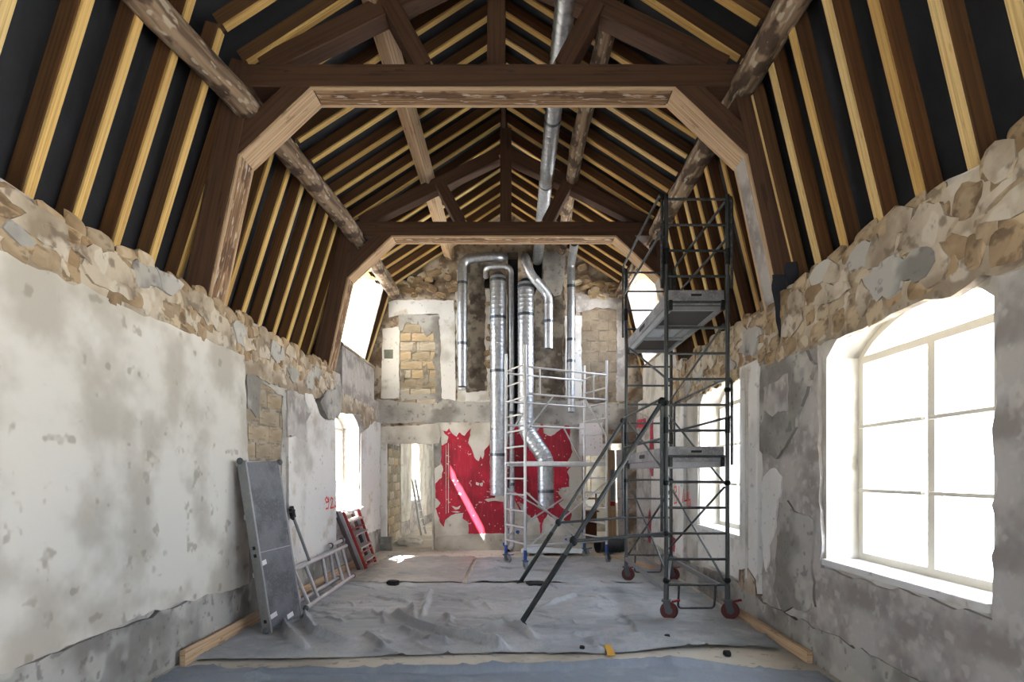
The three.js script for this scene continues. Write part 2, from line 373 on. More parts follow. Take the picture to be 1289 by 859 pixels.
// ------------------------------------------------------------------ side walls
const TH = 0.58;
const winL = arch(9.3, 10.76, 0.98, 2.78), winL2 = arch(16.0, 17.5, 0.9, 2.6, 0.2), winL3 = arch(-0.9, 0.7, 0.98, 2.78);
const winR = arch(6.55, 8.2, 0.92, 2.95, 0.32), winR2 = arch(3.15, 4.85, 0.92, 2.95, 0.32), winR3 = arch(-0.4, 1.3, 0.92, 2.95, 0.32), winR4 = arch(14.4, 15.9, 0.9, 2.6, 0.2), winR5 = arch(17.4, 19.2, 0.9, 2.6, 0.2);
const topLine = (base, z0, z1, s) => { const p = []; for (let z = z0; z <= z1 + 1e-6; z += 0.12) p.push([z, base + (noise3(z * 3, s, 1, 3) - 0.5) * 0.14]); return p; };
const wall_left = label(place('wall_left'), 'peeling plaster and rubble wall beside the leaning scaffold deck', 'wall');
function masonry(wall, side, m, openings, top) {            // lengths of wall between the openings' rhythm, then the wall head
  for (const [z0, z1] of [[-3, 2.4], [2.4, 5.6], [5.6, 8.9], [8.9, 12.6], [12.6, 20.3]]) mesh('masonry', slab(side, [[z0, -0.3], [z1, -0.3], [z1, 3.0], [z0, 3.0]], TH, openings.filter((o) => o[0][0] > z0 && o[1][0] < z1), true), m, wall);
  mesh('wall_head', slab(side, [[-3, 3.0], [9.72, 3.0], ...top.reverse()], TH, [], true), m, wall);
  mesh('wall_head', slab(side, [[9.72, 3.0], [11.9, 3.0], [11.9, 3.9], [9.72, 3.9]], TH, [], true), m, wall);
  mesh('wall_head', slab(side, [[11.9, 3.0], [20.3, 3.0], [20.3, 3.2], [11.9, 3.2]], TH, [], true), m, wall);
}
masonry(wall_left, 'left', M.pinkish, [winL, winL2, winL3], topLine(3.3, -3, 9.7, 2));
const wall_right = label(place('wall_right'), 'stained plaster and rubble wall behind the tall steel tower', 'wall');
masonry(wall_right, 'right', M.cream, [winR, winR2, winR3, winR4, winR5], topLine(3.42, -3, 9.7, 5));
const wall_back = label(place('wall_back'), 'plain plastered gable wall closing the hall', 'wall');

// bricks or blocks that fill an old opening: real pieces over recessed mortar
function infill(wall, side, a0, a1, y0, y1, course, lenMean, name, proud = 0.012, skip = 0, tones = M.blockTones) {
  patch('mortar_bed', wall, side, [[a0, y0], [a1, y0], [a1, y1], [a0, y1]], M.mortar, 0.012, 0.006, 0.1);
  let row = 0;
  for (let y = y0 + 0.01; y + course * 0.55 < y1; y += course, row++) {
    const h = Math.min(course - 0.022, y1 - y - 0.005);
    let a = a0 + 0.008 - (row % 2) * lenMean * 0.45 + rnd(-0.05, 0.05);
    while (a < a1 - 0.03) {
      const len = lenMean * rnd(0.82, 1.12), b0 = Math.max(a, a0 + 0.008), b1 = Math.min(a + len, a1 - 0.008);
      a += len + rnd(0.012, 0.03);
      if (b1 - b0 < 0.05 || rnd() < skip) continue;
      const d = 0.014 + rnd(0.004, proud), g = prism(rect(b1 - b0, h - rnd(0, 0.012), 0.007), d), o = mesh(name, g, tones[Math.floor(rnd(0, 5))], wall);
      const ca = (b0 + b1) / 2, cy = y + h / 2 + rnd(-0.004, 0.004);
      if (side === 'left') { o.rotation.y = Math.PI / 2; o.position.set(XL, cy, -ca); }
      else if (side === 'right') { o.rotation.y = -Math.PI / 2; o.position.set(XR, cy, -ca); }
      else o.position.set(ca, cy, -ZE);
    }
  }
}
// rubble band along a wall head: single stones bedded in mortar
function stones(wall, x, face, z0, z1, yLow, yHigh, size, depth = 0.05) {
  const x0 = x - face * 0.01;
  for (let y = yLow; y < yHigh; y += size * 0.62) for (let z = z0 + rnd(0, 0.1); z < z1;) {
    const w = size * rnd(0.7, 1.6), h = size * rnd(0.6, 1.05);
    if (rnd() < 0.84) {
      const o = mesh('stone', stoneShapes[Math.floor(rnd(0, 8))], M.stoneTones[Math.floor(rnd(0, 6))], wall);
      o.scale.set(depth * rnd(1.6, 3.2), h, w); o.position.set(x0, y + rnd(-0.04, 0.04), -(z + w / 2)); o.rotation.set(rnd(-0.3, 0.3), 0, 0);
    }
    z += w * 0.82 + rnd(0, 0.06);
  }
}
function smears(wall, side, z0, z1, y0, y1, depth, n) {       // mortar wiped over the rubble
  for (let i = 0; i < n; i++) {
    const z = rnd(z0, z1), y = rnd(y0, y1), w = rnd(0.1, 0.3), h = rnd(0.06, 0.16), p = [];
    for (let k = 0; k < 9; k++) { const a = k / 9 * Math.PI * 2, q = rnd(0.6, 1.1); p.push([z + Math.cos(a) * w * q, Math.min(y1 + 0.03, y + Math.sin(a) * h * q)]); }
    patch('mortar_smear', wall, side, p, i % 3 ? M.rubble : M.cement, depth + rnd(0, 0.012), 0.02, 0.06);
  }
}
patch('mortar_band', wall_left, 'left', [[2.0, 2.74], [6.0, 2.74], L(357, 490), L(412, 508), [9.25, 3.28], [2.0, 3.26]], M.rubble, 0.05, 0.02);
stones(wall_left, XL + 0.046, 1, 2.6, 9.1, 2.96, 3.3, 0.17, 0.018);
smears(wall_left, 'left', 2.6, 9.0, 2.95, 3.28, 0.062, 34);
patch('mortar_band', wall_right, 'right', [[2.2, 2.7], [6.5, 2.8], [9.2, 2.8], [9.6, 3.36], [2.2, 3.36]], M.rubble, 0.06, 0.02);
stones(wall_right, XR - 0.056, -1, 2.6, 9.3, 2.86, 3.42, 0.2, 0.02);
smears(wall_right, 'right', 2.6, 9.2, 2.85, 3.4, 0.073, 40);

// left wall: plaster coats, old render, filled opening
patch('plaster_coat', wall_left, 'left', [[2.0, 0.5], [4.6, 0.55], L(307, 735), L(307, 598), L(304, 520), L(301, 449), [4.6, 2.9], [2.0, 2.92]], M.cream, 0.056, 0.015);
patch('plaster_coat', wall_left, 'left', [L(301, 450), L(303, 466), L(357, 491), L(356.5, 474), L(330, 461)], M.plaster, 0.045, 0.01);
{ const a = L(307, 600)[0], b = L(356.5, 600)[0];
  infill(wall_left, 'left', a, b, 0.42, 2.82, 0.2, 0.5, 'block', 0.012, 0.04, M.greyTones);
  patch('cement_smear', wall_left, 'left', [[a + 0.02, 2.34], [a + 0.3, 2.3], [a + 0.34, 2.7], [b - 0.05, 2.62], [b - 0.02, 2.82], [a, 2.84]], M.cement, 0.034, 0.03);
  patch('cement_smear', wall_left, 'left', [[b - 0.2, 0.5], [b, 0.5], [b, 2.7], [b - 0.1, 2.6], [b - 0.14, 1.7]], M.cement, 0.032, 0.025);
  patch('cement_smear', wall_left, 'left', [[a, 0.42], [b, 0.42], [b, 0.6], [a + 0.3, 0.66], [a, 0.9]], M.cement, 0.03, 0.025); }
patch('old_render', wall_left, 'left', [L(358, 552), L(358, 476), L(362, 473), L(371, 488), L(379, 492), L(381, 515), L(382, 557), L(370, 556), L(362, 549)], M.pinkish, 0.04, 0.02);
patch('plaster_coat', wall_left, 'left', [L(358.5, 722), L(358, 550), L(367, 549), L(373, 556), L(382, 556.5), L(381.5, 530), L(387, 520), L(380, 505), L(379, 495), L(389, 497), L(394, 510), L(398, 522), L(406, 529), L(418, 528), L(419, 600), L(419.5, 690)], M.plaster, 0.05, 0.012);
patch('cement_corbel', wall_left, 'left', [L(396, 508), L(402, 494), L(416, 490), L(424, 494), L(423, 515), L(418, 528), L(406, 528)], M.cement, 0.09, 0.02);
patch('old_render', wall_left, 'left', [L(418, 512), L(424, 492), L(440, 500), L(470, 515), L(474, 540), L(458, 540), L(452, 522), L(420, 519)], M.rubble, 0.03, 0.02);
patch('plaster_coat', wall_left, 'left', [[10.77, 0.45], [12.36, 0.45], [12.36, 2.75], L(470, 530), L(462, 538), L(453, 545)], M.plaster, 0.03, 0.012);
patch('cement_skirt', wall_left, 'left', [[2, -0.02], [12.36, -0.02], [12.36, 0.46], [9.5, 0.5], [8, 0.42], [6, 0.52], [2, 0.5]], M.cement, 0.035, 0.02, 0.1);
infill(wall_left, 'left', 13.05, 14.45, 0.05, 2.35, 0.2, 0.42, 'brick', 0.012, 0);
patch('plaster_coat', wall_left, 'left', [[14.5, 0.4], [15.95, 0.4], [15.95, 2.6], [14.5, 2.6]], M.cream, 0.03, 0.015);
patch('plaster_coat', wall_left, 'left', [[17.55, 0.3], [19.9, 0.3], [19.9, 2.6], [17.55, 2.6]], M.cream, 0.03, 0.015);

// right wall
box('pilaster', wall_right, XR - 0.09, XR + 0.02, 0.38, 2.86, -6.52, -6.05, M.plaster, 0.01);
box('pilaster_edge', wall_right, XR - 0.11, XR + 0.02, 0.5, 2.8, -6.31, -6.27, M.cream, 0.006);
patch('brown_stain', wall_right, 'right', [[6.05, 0.36], [6.52, 0.36], [6.5, 0.56], [6.28, 0.62], [6.07, 0.52]], M.brown, 0.097, 0.012);
patch('old_render', wall_right, 'right', [[2.0, 0.3], [6.04, 0.3], [6.04, 2.8], [5.6, 3.0], [4.95, 2.95], [4.88, 0.85], [3.12, 0.85], [3.1, 2.95], [2.0, 2.95]], M.pinkish, 0.03, 0.02);
patch('cement_smear', wall_right, 'right', [R(964, 470), R(967, 436), R(985, 424), [5.2, 2.85], [4.95, 2.6], R(1000, 560), R(984, 578), R(977, 572), R(964, 566), R(962, 520)], M.cement, 0.06, 0.025);
patch('plaster_coat', wall_right, 'right', [R(970, 485), R(986, 478), R(1000, 470), R(1000, 520), R(988, 516), R(981, 524), R(970, 516)], M.pinkish, 0.072, 0.02);
patch('cement_smear', wall_right, 'right', [R(988, 630), [5.0, 1.25], [4.95, 0.5], R(992, 770), R(980, 740), R(984, 690)], M.cement, 0.05, 0.03);
patch('plaster_coat', wall_right, 'right', [R(966, 600), R(980, 590), R(990, 600), R(988, 625), R(980, 660), R(970, 720), R(964, 700)], M.plaster, 0.045, 0.03);
patch('cement_skirt', wall_right, 'right', [[2, -0.02], [12.36, -0.02], [12.36, 0.32], [9, 0.3], [7, 0.4], [6, 0.3], [2, 0.36]], M.cement, 0.04, 0.02, 0.1);
patch('plaster_coat', wall_right, 'right', [[6.56, 0.42], [8.2, 0.42], [8.2, 0.9], [6.56, 0.9]], M.plaster, 0.025, 0.006);
patch('plaster_coat', wall_right, 'right', [[8.22, 0.4], [8.75, 0.4], [8.75, 2.85], [8.22, 2.9]], M.cream, 0.02, 0.008);
box('pilaster', wall_right, XR - 0.07, XR + 0.02, 0.33, 2.75, -9.25, -8.78, M.plaster, 0.01);
patch('plaster_coat', wall_right, 'right', [[9.32, 0.4], [9.95, 0.4], [9.95, 2.7], [9.32, 2.75]], M.cream, 0.04, 0.015);
patch('plaster_coat', wall_right, 'right', [[10.0, 0.35], [10.9, 0.35], [10.9, 2.66], [10.0, 2.7]], M.plaster, 0.06, 0.012);
patch('old_render', wall_right, 'right', [[10.95, 0.3], [12.38, 0.3], [12.38, 3.0], [10.95, 2.7]], M.pinkish, 0.03, 0.02);
film('red_paint', wall_right, 'right', [R(824, 600), R(826.5, 600), R(828, 570), R(826, 540), R(827.5, 522), R(823.5, 525), R(822, 560), R(821, 585)], M.red, 0.066, 0.012, 0.05);
film('red_paint', wall_right, 'right', [R(820, 682), R(823, 684), R(824.5, 655), R(822, 640), R(819, 660)], M.red, 0.066, 0.012, 0.05);
film('red_paint', wall_right, 'right', [R(849, 692), R(855, 695), R(856.5, 678), R(852, 674), R(849, 678)], M.red, 0.076, 0.012, 0.05);
film('red_paint', wall_right, 'right', [R(803, 538), R(816, 539), R(815, 527), R(804, 529)], M.red, 0.036, 0.01, 0.05);
// sprayed numbers
function strokes(wall, side, lines, w, depth) {
  for (const line of lines) {
    const gs = [];
    for (let i = 1; i < line.length; i++) {
      const [ax, ay] = line[i - 1], [bx, by] = line[i], d = Math.hypot(bx - ax, by - ay) || 1, nx = -(by - ay) / d * w / 2, ny = (bx - ax) / d * w / 2, ex = (bx - ax) / d * w * 0.4, ey = (by - ay) / d * w * 0.4;
      gs.push(slab(side, [[ax + nx - ex * 0.6, ay + ny - ey * 0.6], [ax - ex, ay - ey], [ax - nx - ex * 0.6, ay - ny - ey * 0.6], [bx - nx + ex * 0.6, by - ny + ey * 0.6], [bx + ex, by + ey], [bx + nx + ex * 0.6, by + ny + ey * 0.6]], 0.003, [], false, depth - 0.003));
    }
    mesh('sprayed_stroke', mergeGeometries(gs), M.spray, wall);
  }
}
const onL = (p) => p.map(([x, y]) => L(x, y)), onR = (p) => p.map(([x, y]) => R(x, y));
strokes(wall_left, 'left', [[[409.5, 631], [407, 626], [405, 629], [406.5, 633], [409, 631.5], [409.5, 627], [409.8, 634], [409, 640], [406, 641]], [[411.5, 630], [413, 626.5], [415, 629], [414, 634], [411.5, 640], [415.5, 639]], [[418.3, 632], [417.3, 638.5], [419.2, 637.5]]].map(onL), 0.028, 0.053);
strokes(wall_right, 'right', [[[854, 614], [857, 613], [857.5, 618], [855, 622], [858, 625], [857.5, 633], [854, 634]], [[860.5, 613], [860.5, 634], [864, 635]], [[866.8, 616], [864.8, 633]], [[868, 622], [867.6, 631], [871, 630], [871.2, 620], [871, 640]], [[873, 620], [872.8, 638], [875, 637], [874.8, 629], [873, 630]]].map(onR), 0.022, 0.074);
// ------------------------------------------------------------------ end wall with its doorways
const RIDGE = [-0.2, 7.31], LK = [-2.68, 5.7], LF = [-3.46, 3.2], RK = [2.23, 5.75], RF = [2.85, 3.2];   // underside line of the rafters
const doorL = [[-2.86, -0.02], [-1.79, -0.02], [-1.79, 2.33], [-2.86, 2.33]], doorR = [[1.5, -0.02], [2.42, -0.02], [2.42, 2.33], [1.5, 2.33]];
const wall_end = label(place('wall_end'), 'gable wall with peeling red paint and hanging ducts', 'wall');
const gable = [[-3.66, -0.3], [3.33, -0.3], [3.33, 3.1], [2.55, 5.85], [-0.2, 7.6], [-2.95, 5.85], [-3.66, 3.1]];
const slot = [E(639, 545), E(652, 545), E(652, 318), E(639, 318)], hole1 = [E(606, 363), E(616, 363), E(616, 334), E(606, 334)], hole2 = [E(671, 372), E(683, 372), E(683, 322), E(671, 322)];
mesh('masonry', slab('end', gable, 0.4, [[[-2.86, -0.02], [-1.79, -0.02], [-1.79, 2.33], [-2.86, 2.33]], doorR, slot, hole1, hole2], true), M.brown, wall_end);
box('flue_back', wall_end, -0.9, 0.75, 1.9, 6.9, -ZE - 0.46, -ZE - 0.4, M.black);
const EP = (name, pts, m, depth, amp, step, holes) => patch(name, wall_end, 'end', pts.map(([x, y]) => E(x, y)), m, depth, amp, step, holes);
EP('plaster_coat', [[482, 415], [503, 412], [503, 502], [480, 502]], M.plaster, 0.03, 0.012);
EP('plaster_coat', [[489, 381], [500, 378], [572, 379], [574, 505], [556, 502], [553, 440], [552, 396], [501, 397], [490, 400]], M.plaster, 0.034, 0.014);
EP('old_render', [[574, 340], [587, 340], [588, 505], [576, 505]], M.cream, 0.03, 0.02);
EP('soot_strip', [[588, 322], [610, 322], [611, 380], [609, 430], [613, 470], [609, 494], [590, 494], [588, 430], [591, 380]], M.soot, 0.026, 0.025);
EP('plaster_coat', [[586, 494], [617, 493], [618, 506], [586, 506]], M.plaster, 0.03, 0.012);
EP('old_render', [[611, 365], [638, 365], [638, 505], [614, 505], [613, 470], [610, 430]], M.cream, 0.022, 0.02);
EP('soot_strip', [[673, 372], [684, 350], [710, 352], [712, 400], [708, 450], [711, 505], [673, 505]], M.soot, 0.026, 0.03);
EP('flue_face', [[684, 318], [711, 318], [711, 350], [706, 372], [697, 374], [684, 352]], M.cement, 0.03, 0.012);
EP('plaster_coat', [[711, 398], [732, 398], [732, 500], [711, 502]], M.plaster, 0.032, 0.015);
EP('plaster_coat', [[724, 372], [775, 370], [786, 376], [787, 505], [776, 505], [776, 390], [750, 388], [725, 396]], M.pinkish, 0.03, 0.014);
EP('filled_opening', [[732, 392], [776, 389], [776.5, 507], [732, 507]], tinted(M.mortar, '#e8e0d4'), 0.022, 0.008);
const greyTones = ['#b4aca6', '#bcb4ac', '#aea6a0', '#b8b0a8', '#b2aaa2'].map((t) => tinted(M.block, t));
for (let i = 1; i < 9; i++) { const y = 391 + i * 13; for (const [a, b] of i % 2 ? [[733, 753], [754, 775.5]] : [[733, 743], [744, 765], [766, 775.5]]) EP('block', [[a, y - 1], [b, y - 1], [b, y - 12.2], [a, y - 12.2]], greyTones[(i * 3 + a) % 5 | 0], 0.026, 0.003, 0.2); }
{ const [a0, y1] = E(503.5, 398), [a1, y0] = E(552, 512); infill(wall_end, 'end', a0, a1, y0, y1, 0.2, 0.42, 'brick', 0.014, 0); }
EP('cement_smear', [[503, 397], [553, 397], [552, 420], [546, 416], [538, 424], [528, 410], [512, 408], [506, 418], [503, 416]], M.cement, 0.04, 0.02);
EP('cement_smear', [[545, 415], [554, 410], [556, 505], [548, 508], [549, 470], [544, 455], [549, 440]], M.cement, 0.037, 0.015);
EP('cement_smear', [[503, 492], [520, 498], [552, 495], [553, 502], [524, 503], [506, 506]], M.cement, 0.037, 0.015);
EP('cement_smear', [[520, 432], [526, 430], [524, 444], [519, 446]], M.mortar, 0.036, 0.012);
EP('cement_smear', [[532, 462], [538, 458], [540, 482], [533, 486]], M.mortar, 0.036, 0.012);
EP('cement_smear', [[505, 466], [511, 468], [509, 482], [504, 480]], M.mortar, 0.036, 0.012);
EP('switch_box', [[484, 441], [495, 441], [495, 452], [484, 452]], tinted(M.cement, '#b8c4b8'), 0.045, 0.003, 0.2);
EP('cement_band', [[474, 503], [505, 506], [550, 510], [556, 503], [640, 506], [640, 532], [474, 533]], M.cement, 0.03, 0.014, 0.07);
EP('cement_band', [[651, 505], [735, 505], [736, 509], [790, 508], [806, 500], [808, 545], [651, 531]], M.cement, 0.03, 0.014, 0.07);
EP('cement_smear', [[500, 520], [515, 512], [532, 515], [536, 526], [510, 529]], tinted(M.cement, '#ffffff'), 0.04, 0.02);
EP('plaster_coat', [[548, 531], [555, 529], [600, 532], [640, 531], [640, 680], [547, 682], [547, 590]], M.cream, 0.02, 0.01);
EP('plaster_coat', [[638.5, 545], [652.5, 545], [652.5, 680], [638.5, 680]], M.cream, 0.02, 0);
EP('plaster_coat', [[651, 531], [726, 531], [733, 540], [732, 682], [651, 680]], M.cream, 0.02, 0.01);
EP('lintel_facing', [[474, 539], [500, 537], [552, 534], [556, 545], [553, 558.5], [474, 559]], M.cream, 0.05, 0.012);
EP('cement_smear', [[546, 560], [556, 550], [555, 585], [547, 590]], M.cement, 0.034, 0.012);
EP('cement_skirt', [[547, 676], [600, 673], [640, 674], [733, 674], [733, 695], [547, 695]], tinted(M.cream, '#eceae6'), 0.036, 0.015);
const red = (pts) => pts.map(([u, v]) => [540 + u / 4.295, 520 + v / 4.295]);
EP('red_paint', red([[70, 90], [95, 100], [110, 80], [130, 115], [150, 128], [165, 105], [190, 122], [208, 102], [230, 75], [222, 130], [210, 160], [230, 200], [255, 255], [270, 264], [280, 228], [290, 260], [300, 205], [328, 170], [332, 440], [360, 450], [355, 462], [312, 462], [298, 470], [320, 482], [350, 472], [402, 480], [407, 650], [215, 652], [213, 592], [185, 570], [188, 540], [155, 545], [120, 550], [85, 580], [80, 618], [62, 590], [50, 550], [35, 515], [62, 490], [35, 460], [35, 380], [72, 350], [78, 300], [52, 240], [62, 180], [100, 160], [105, 130], [82, 112]]), M.red, 0.027, 0.012, 0.035);
EP('red_paint', red([[425, 120], [475, 60], [520, 52], [560, 110], [590, 95], [605, 58], [622, 70], [620, 112], [660, 125], [700, 100], [740, 65], [765, 75], [765, 150], [776, 212], [738, 292], [772, 290], [745, 322], [760, 350], [760, 402], [718, 405], [698, 432], [727, 470], [700, 490], [722, 512], [767, 540], [765, 585], [740, 592], [720, 568], [680, 575], [640, 545], [612, 600], [605, 655], [598, 600], [575, 538], [558, 566], [530, 545], [518, 495], [478, 480], [502, 530], [490, 537], [468, 480], [440, 425], [420, 400]]), M.red, 0.027, 0.012, 0.035);
EP('red_paint', red([[432, 405], [470, 400], [500, 420], [515, 360], [505, 330], [440, 330]]), M.red, 0.0275, 0.012, 0.035);
EP('chipped_patch', red([[255, 375], [272, 380], [270, 392], [256, 388]]), M.cream, 0.031, 0.008, 0.03);
EP('chipped_patch', red([[275, 382], [292, 376], [288, 398], [278, 394]]), M.cream, 0.031, 0.008, 0.03);
EP('chipped_patch', red([[118, 500], [150, 510], [172, 500], [165, 520], [140, 525]]), M.cream, 0.031, 0.008, 0.03);
EP('chipped_patch', red([[118, 532], [150, 530], [172, 536], [150, 541]]), M.cream, 0.031, 0.006, 0.03);
EP('chipped_patch', red([[104, 165], [107.5, 165], [108, 540], [104.5, 540]]), M.cream, 0.031, 0.001, 0.05);
EP('chipped_patch', red([[92, 175], [94, 175], [94, 545], [92, 545]]), M.cream, 0.031, 0.001, 0.05);
for (const q of [[430, 620, 14, 34], [470, 632, 18, 20], [735, 660, 12, 30], [765, 648, 16, 44], [398, 700, 12, 24]]) EP('blue_mark', red([[q[0], q[1]], [q[0] + q[2], q[1] + 3], [q[0] + q[2] - 2, q[1] + q[3]], [q[0] + 1, q[1] + q[3] - 4]]), M.blue, 0.04, 0.012, 0.03);
// square of plasterboard left over the side doorway
EP('board_panel', [[728.5, 534], [757, 533], [757.5, 573], [727.5, 574.5]], tinted(M.board, '#ffffff'), 0.14, 0.003, 0.2);
EP('fallen_soot', [[492, 349], [512, 345], [548, 353], [546, 360], [510, 358]], M.black, 0.02, 0.02);
// doorway trims
box('door_post', wall_end, -2.93, -2.8, 0, 2.33, -ZE - 0.02, -ZE + 0.07, M.plaster, 0.006);
box('post_base', wall_end, -2.95, -2.68, 0, 0.3, -ZE - 0.02, -ZE + 0.12, M.cement, 0.01);
box('door_edge', wall_end, -1.83, -1.79, 0, 2.33, -ZE - 0.03, -ZE + 0.03, M.cream, 0.004);
// right part of the gable stones near the purlins
for (let i = 0; i < 46; i++) {
  const s = i < 23 ? -1 : 1, px = s < 0 ? rnd(505, 575) : rnd(726, 792), lim = 268 + 0.62 * Math.abs(px - 640) + 8, py = rnd(Math.max(318, lim), 374);
  const [x, y] = E(px, py), o = mesh('stone', stoneShapes[i % 8], M.stoneTones[(i * 7) % 6], wall_end);
  o.scale.set(rnd(0.14, 0.34), rnd(0.1, 0.2), 0.12); o.position.set(x, y, -ZE); o.rotation.z = rnd(-0.4, 0.4);
}
for (let i = 0; i < 30; i++) {
  const [x, y] = E(rnd(612, 636), rnd(375, 500)), o = mesh('stone', stoneShapes[i % 8], M.stoneTones[(i * 5) % 6], wall_end);
  o.scale.set(rnd(0.1, 0.2), rnd(0.08, 0.16), 0.07); o.position.set(x, y, -ZE + 0.01); o.rotation.z = rnd(-0.4, 0.4);
}
// gable behind the camera
mesh('masonry', slab([0, 0, 3.0], gable, 0.4, [[[-1.1, 0.9], [0.7, 0.9], [0.7, 2.6], [-1.1, 2.6]]]), M.cream, wall_back);
box('mullion', wall_back, -0.24, -0.16, 0.9, 2.6, 3.15, 3.25, M.windowFrame, 0.004);
box('transom', wall_back, -1.1, 0.7, 1.9, 1.98, 3.15, 3.25, M.windowFrame, 0.004);

// rooms beyond the doorways
const wall_beyond = label(place('wall_beyond'), 'cream partition walls of the room seen through the doorways', 'wall');
box('back_wall', wall_beyond, -3.6, 3.3, 0, 2.8, -20.6, -20.3, M.cream, 0.002);
box('cross_wall', wall_beyond, 1.05, 2.63, 0, 2.8, -16.6, -16.4, M.cream, 0.002);
const ceiling_beyond = label(structure(box('ceiling_beyond', scene, -3.66, 3.33, 2.75, 2.9, -20.6, -ZE - 0.4, M.cream, 0.002)), 'plain ceiling of the room beyond the gable', 'ceiling');
const door_1 = label(place('door_1'), 'dark narrow door at the far end of the room beyond', 'door');
box('door_leaf', door_1, -2.62, -1.92, 0, 2.05, -20.29, -20.24, plain('#3d4043', 0.6), 0.004);
box('door_jamb', door_1, -2.72, -2.62, 0, 2.12, -20.3, -20.2, plain('#8a6a44', 0.7), 0.004);
box('door_jamb', door_1, -1.92, -1.82, 0, 2.12, -20.3, -20.2, plain('#8a6a44', 0.7), 0.004);
box('door_head', door_1, -2.72, -1.82, 2.05, 2.14, -20.3, -20.2, plain('#8a6a44', 0.7), 0.004);

// ------------------------------------------------------------------ windows
function windowUnit(n, side, a0, a1, y0, y1, rise, inset, text) {
  const o = label(place('window_' + n), text, 'window');
  const p = arch(a0, a1, y0, y1, rise), mid = (a0 + a1) / 2, sp = y1 - rise - 0.06, f = 0.07;
  const lights = [[[a0 + f, y0 + f], [mid - 0.035, y0 + f], [mid - 0.035, sp], [a0 + f, sp]], [[mid + 0.035, y0 + f], [a1 - f, y0 + f], [a1 - f, sp], [mid + 0.035, sp]]];
  const fan = [[a0 + f, sp + 0.06], [a1 - f, sp + 0.06]]; for (let i = 1; i < 12; i++) { const t = i / 12; fan.push([a1 - f + (a0 - a1 + 2 * f) * t, Math.max(sp + 0.07, y1 - rise + (rise - f) * Math.sin(Math.PI * t) ** 0.75)]); }
  const fr = mesh('window_frame', slab(side, p, 0.06, [...lights, fan], true), M.windowFrame, o);
  const dx = side === 'left' ? -inset : inset; fr.position.x = dx;
  for (const q of [...lights, fan]) {
    const sh = new THREE.Shape(q.map(([a, b]) => new THREE.Vector2(side === 'right' ? -a : a, b)));
    const g = new THREE.ShapeGeometry(sh); g.rotateY(side === 'left' ? Math.PI / 2 : -Math.PI / 2);
    mesh('pane', g, M.glass, o).position.x = (side === 'left' ? XL - 0.03 : XR + 0.03) + dx;
  }
  const sx = side === 'left' ? XL : XR, s = side === 'left' ? -1 : 1;
  box('window_sill', o, Math.min(sx - s * 0.04, sx + s * inset), Math.max(sx - s * 0.04, sx + s * inset), y0 - 0.04, y0 + 0.012, -a1, -a0, M.plaster, 0.004);
  for (const yy of [y0 + (sp - y0) * 0.36, y0 + (sp - y0) * 0.68]) for (const [b0, b1] of [[a0 + f, mid - 0.035], [mid + 0.035, a1 - f]])
    box('glazing_bar', o, sx + dx - 0.045, sx + dx - 0.015, yy - 0.014, yy + 0.014, -b1, -b0, M.windowFrame, 0.003);
  return o;
}
windowUnit(1, 'left', 9.3, 10.76, 0.98, 2.78, 0.28, 0.3, 'arched window above the folding trestle');
windowUnit(2, 'right', 6.55, 8.2, 0.92, 2.95, 0.32, 0.27, 'arched window between pilaster and tall steel tower');
windowUnit(3, 'left', 16.0, 17.5, 0.9, 2.6, 0.2, 0.3, 'window of the room seen through the doorway');
windowUnit(4, 'right', 3.15, 4.85, 0.92, 2.95, 0.32, 0.27, 'arched window in the stained wall before the pilaster');
windowUnit(5, 'left', -0.9, 0.7, 0.98, 2.78, 0.28, 0.3, 'arched window in the wall beside the camera');
windowUnit(6, 'right', -0.4, 1.3, 0.92, 2.95, 0.32, 0.27, 'arched window opposite, beside the camera');
windowUnit(8, 'right', 17.4, 19.2, 0.9, 2.6, 0.2, 0.3, 'second window of the store room beyond the gable');
windowUnit(7, 'right', 14.4, 15.9, 0.9, 2.6, 0.2, 0.3, 'window of the store room beyond the gable');

// building across the street, seen through the window by the tower
const facade = thing('street_building', 'white sunlit shop building with grey awning across the street', 'building');
box('facade_wall', facade, 13, 14, -0.3, 7, -34, -6, M.outWall);
bar('awning', facade, V(12.9, 3.6, -33), V(12.9, 3.6, -7), 1.6, 0.1, plain('#9aa6ad', 0.8), V(0.4, 1, 0));
box('shop_window', facade, 12.97, 13.02, 0.3, 2.4, -30, -9, plain('#c9d2d8', 0.3));
for (const z of [-22, -24.5]) {
  for (const [a, b] of [[[0, 0.5], [0.4, 0.5]], [[0.4, 0.5], [0, 0]], [[0, 0], [0.4, 0]], [[0.6, 0], [0.6, 0.5]], [[0.6, 0.5], [0.95, 0]], [[0.95, 0], [0.95, 0.5]]]) bar('letter_stroke', facade, V(12.93, 1.6 + a[1], z + a[0]), V(12.93, 1.6 + b[1], z + b[0]), 0.05, 0.09, M.black, V(1, 0, 0));
}
settle(facade);

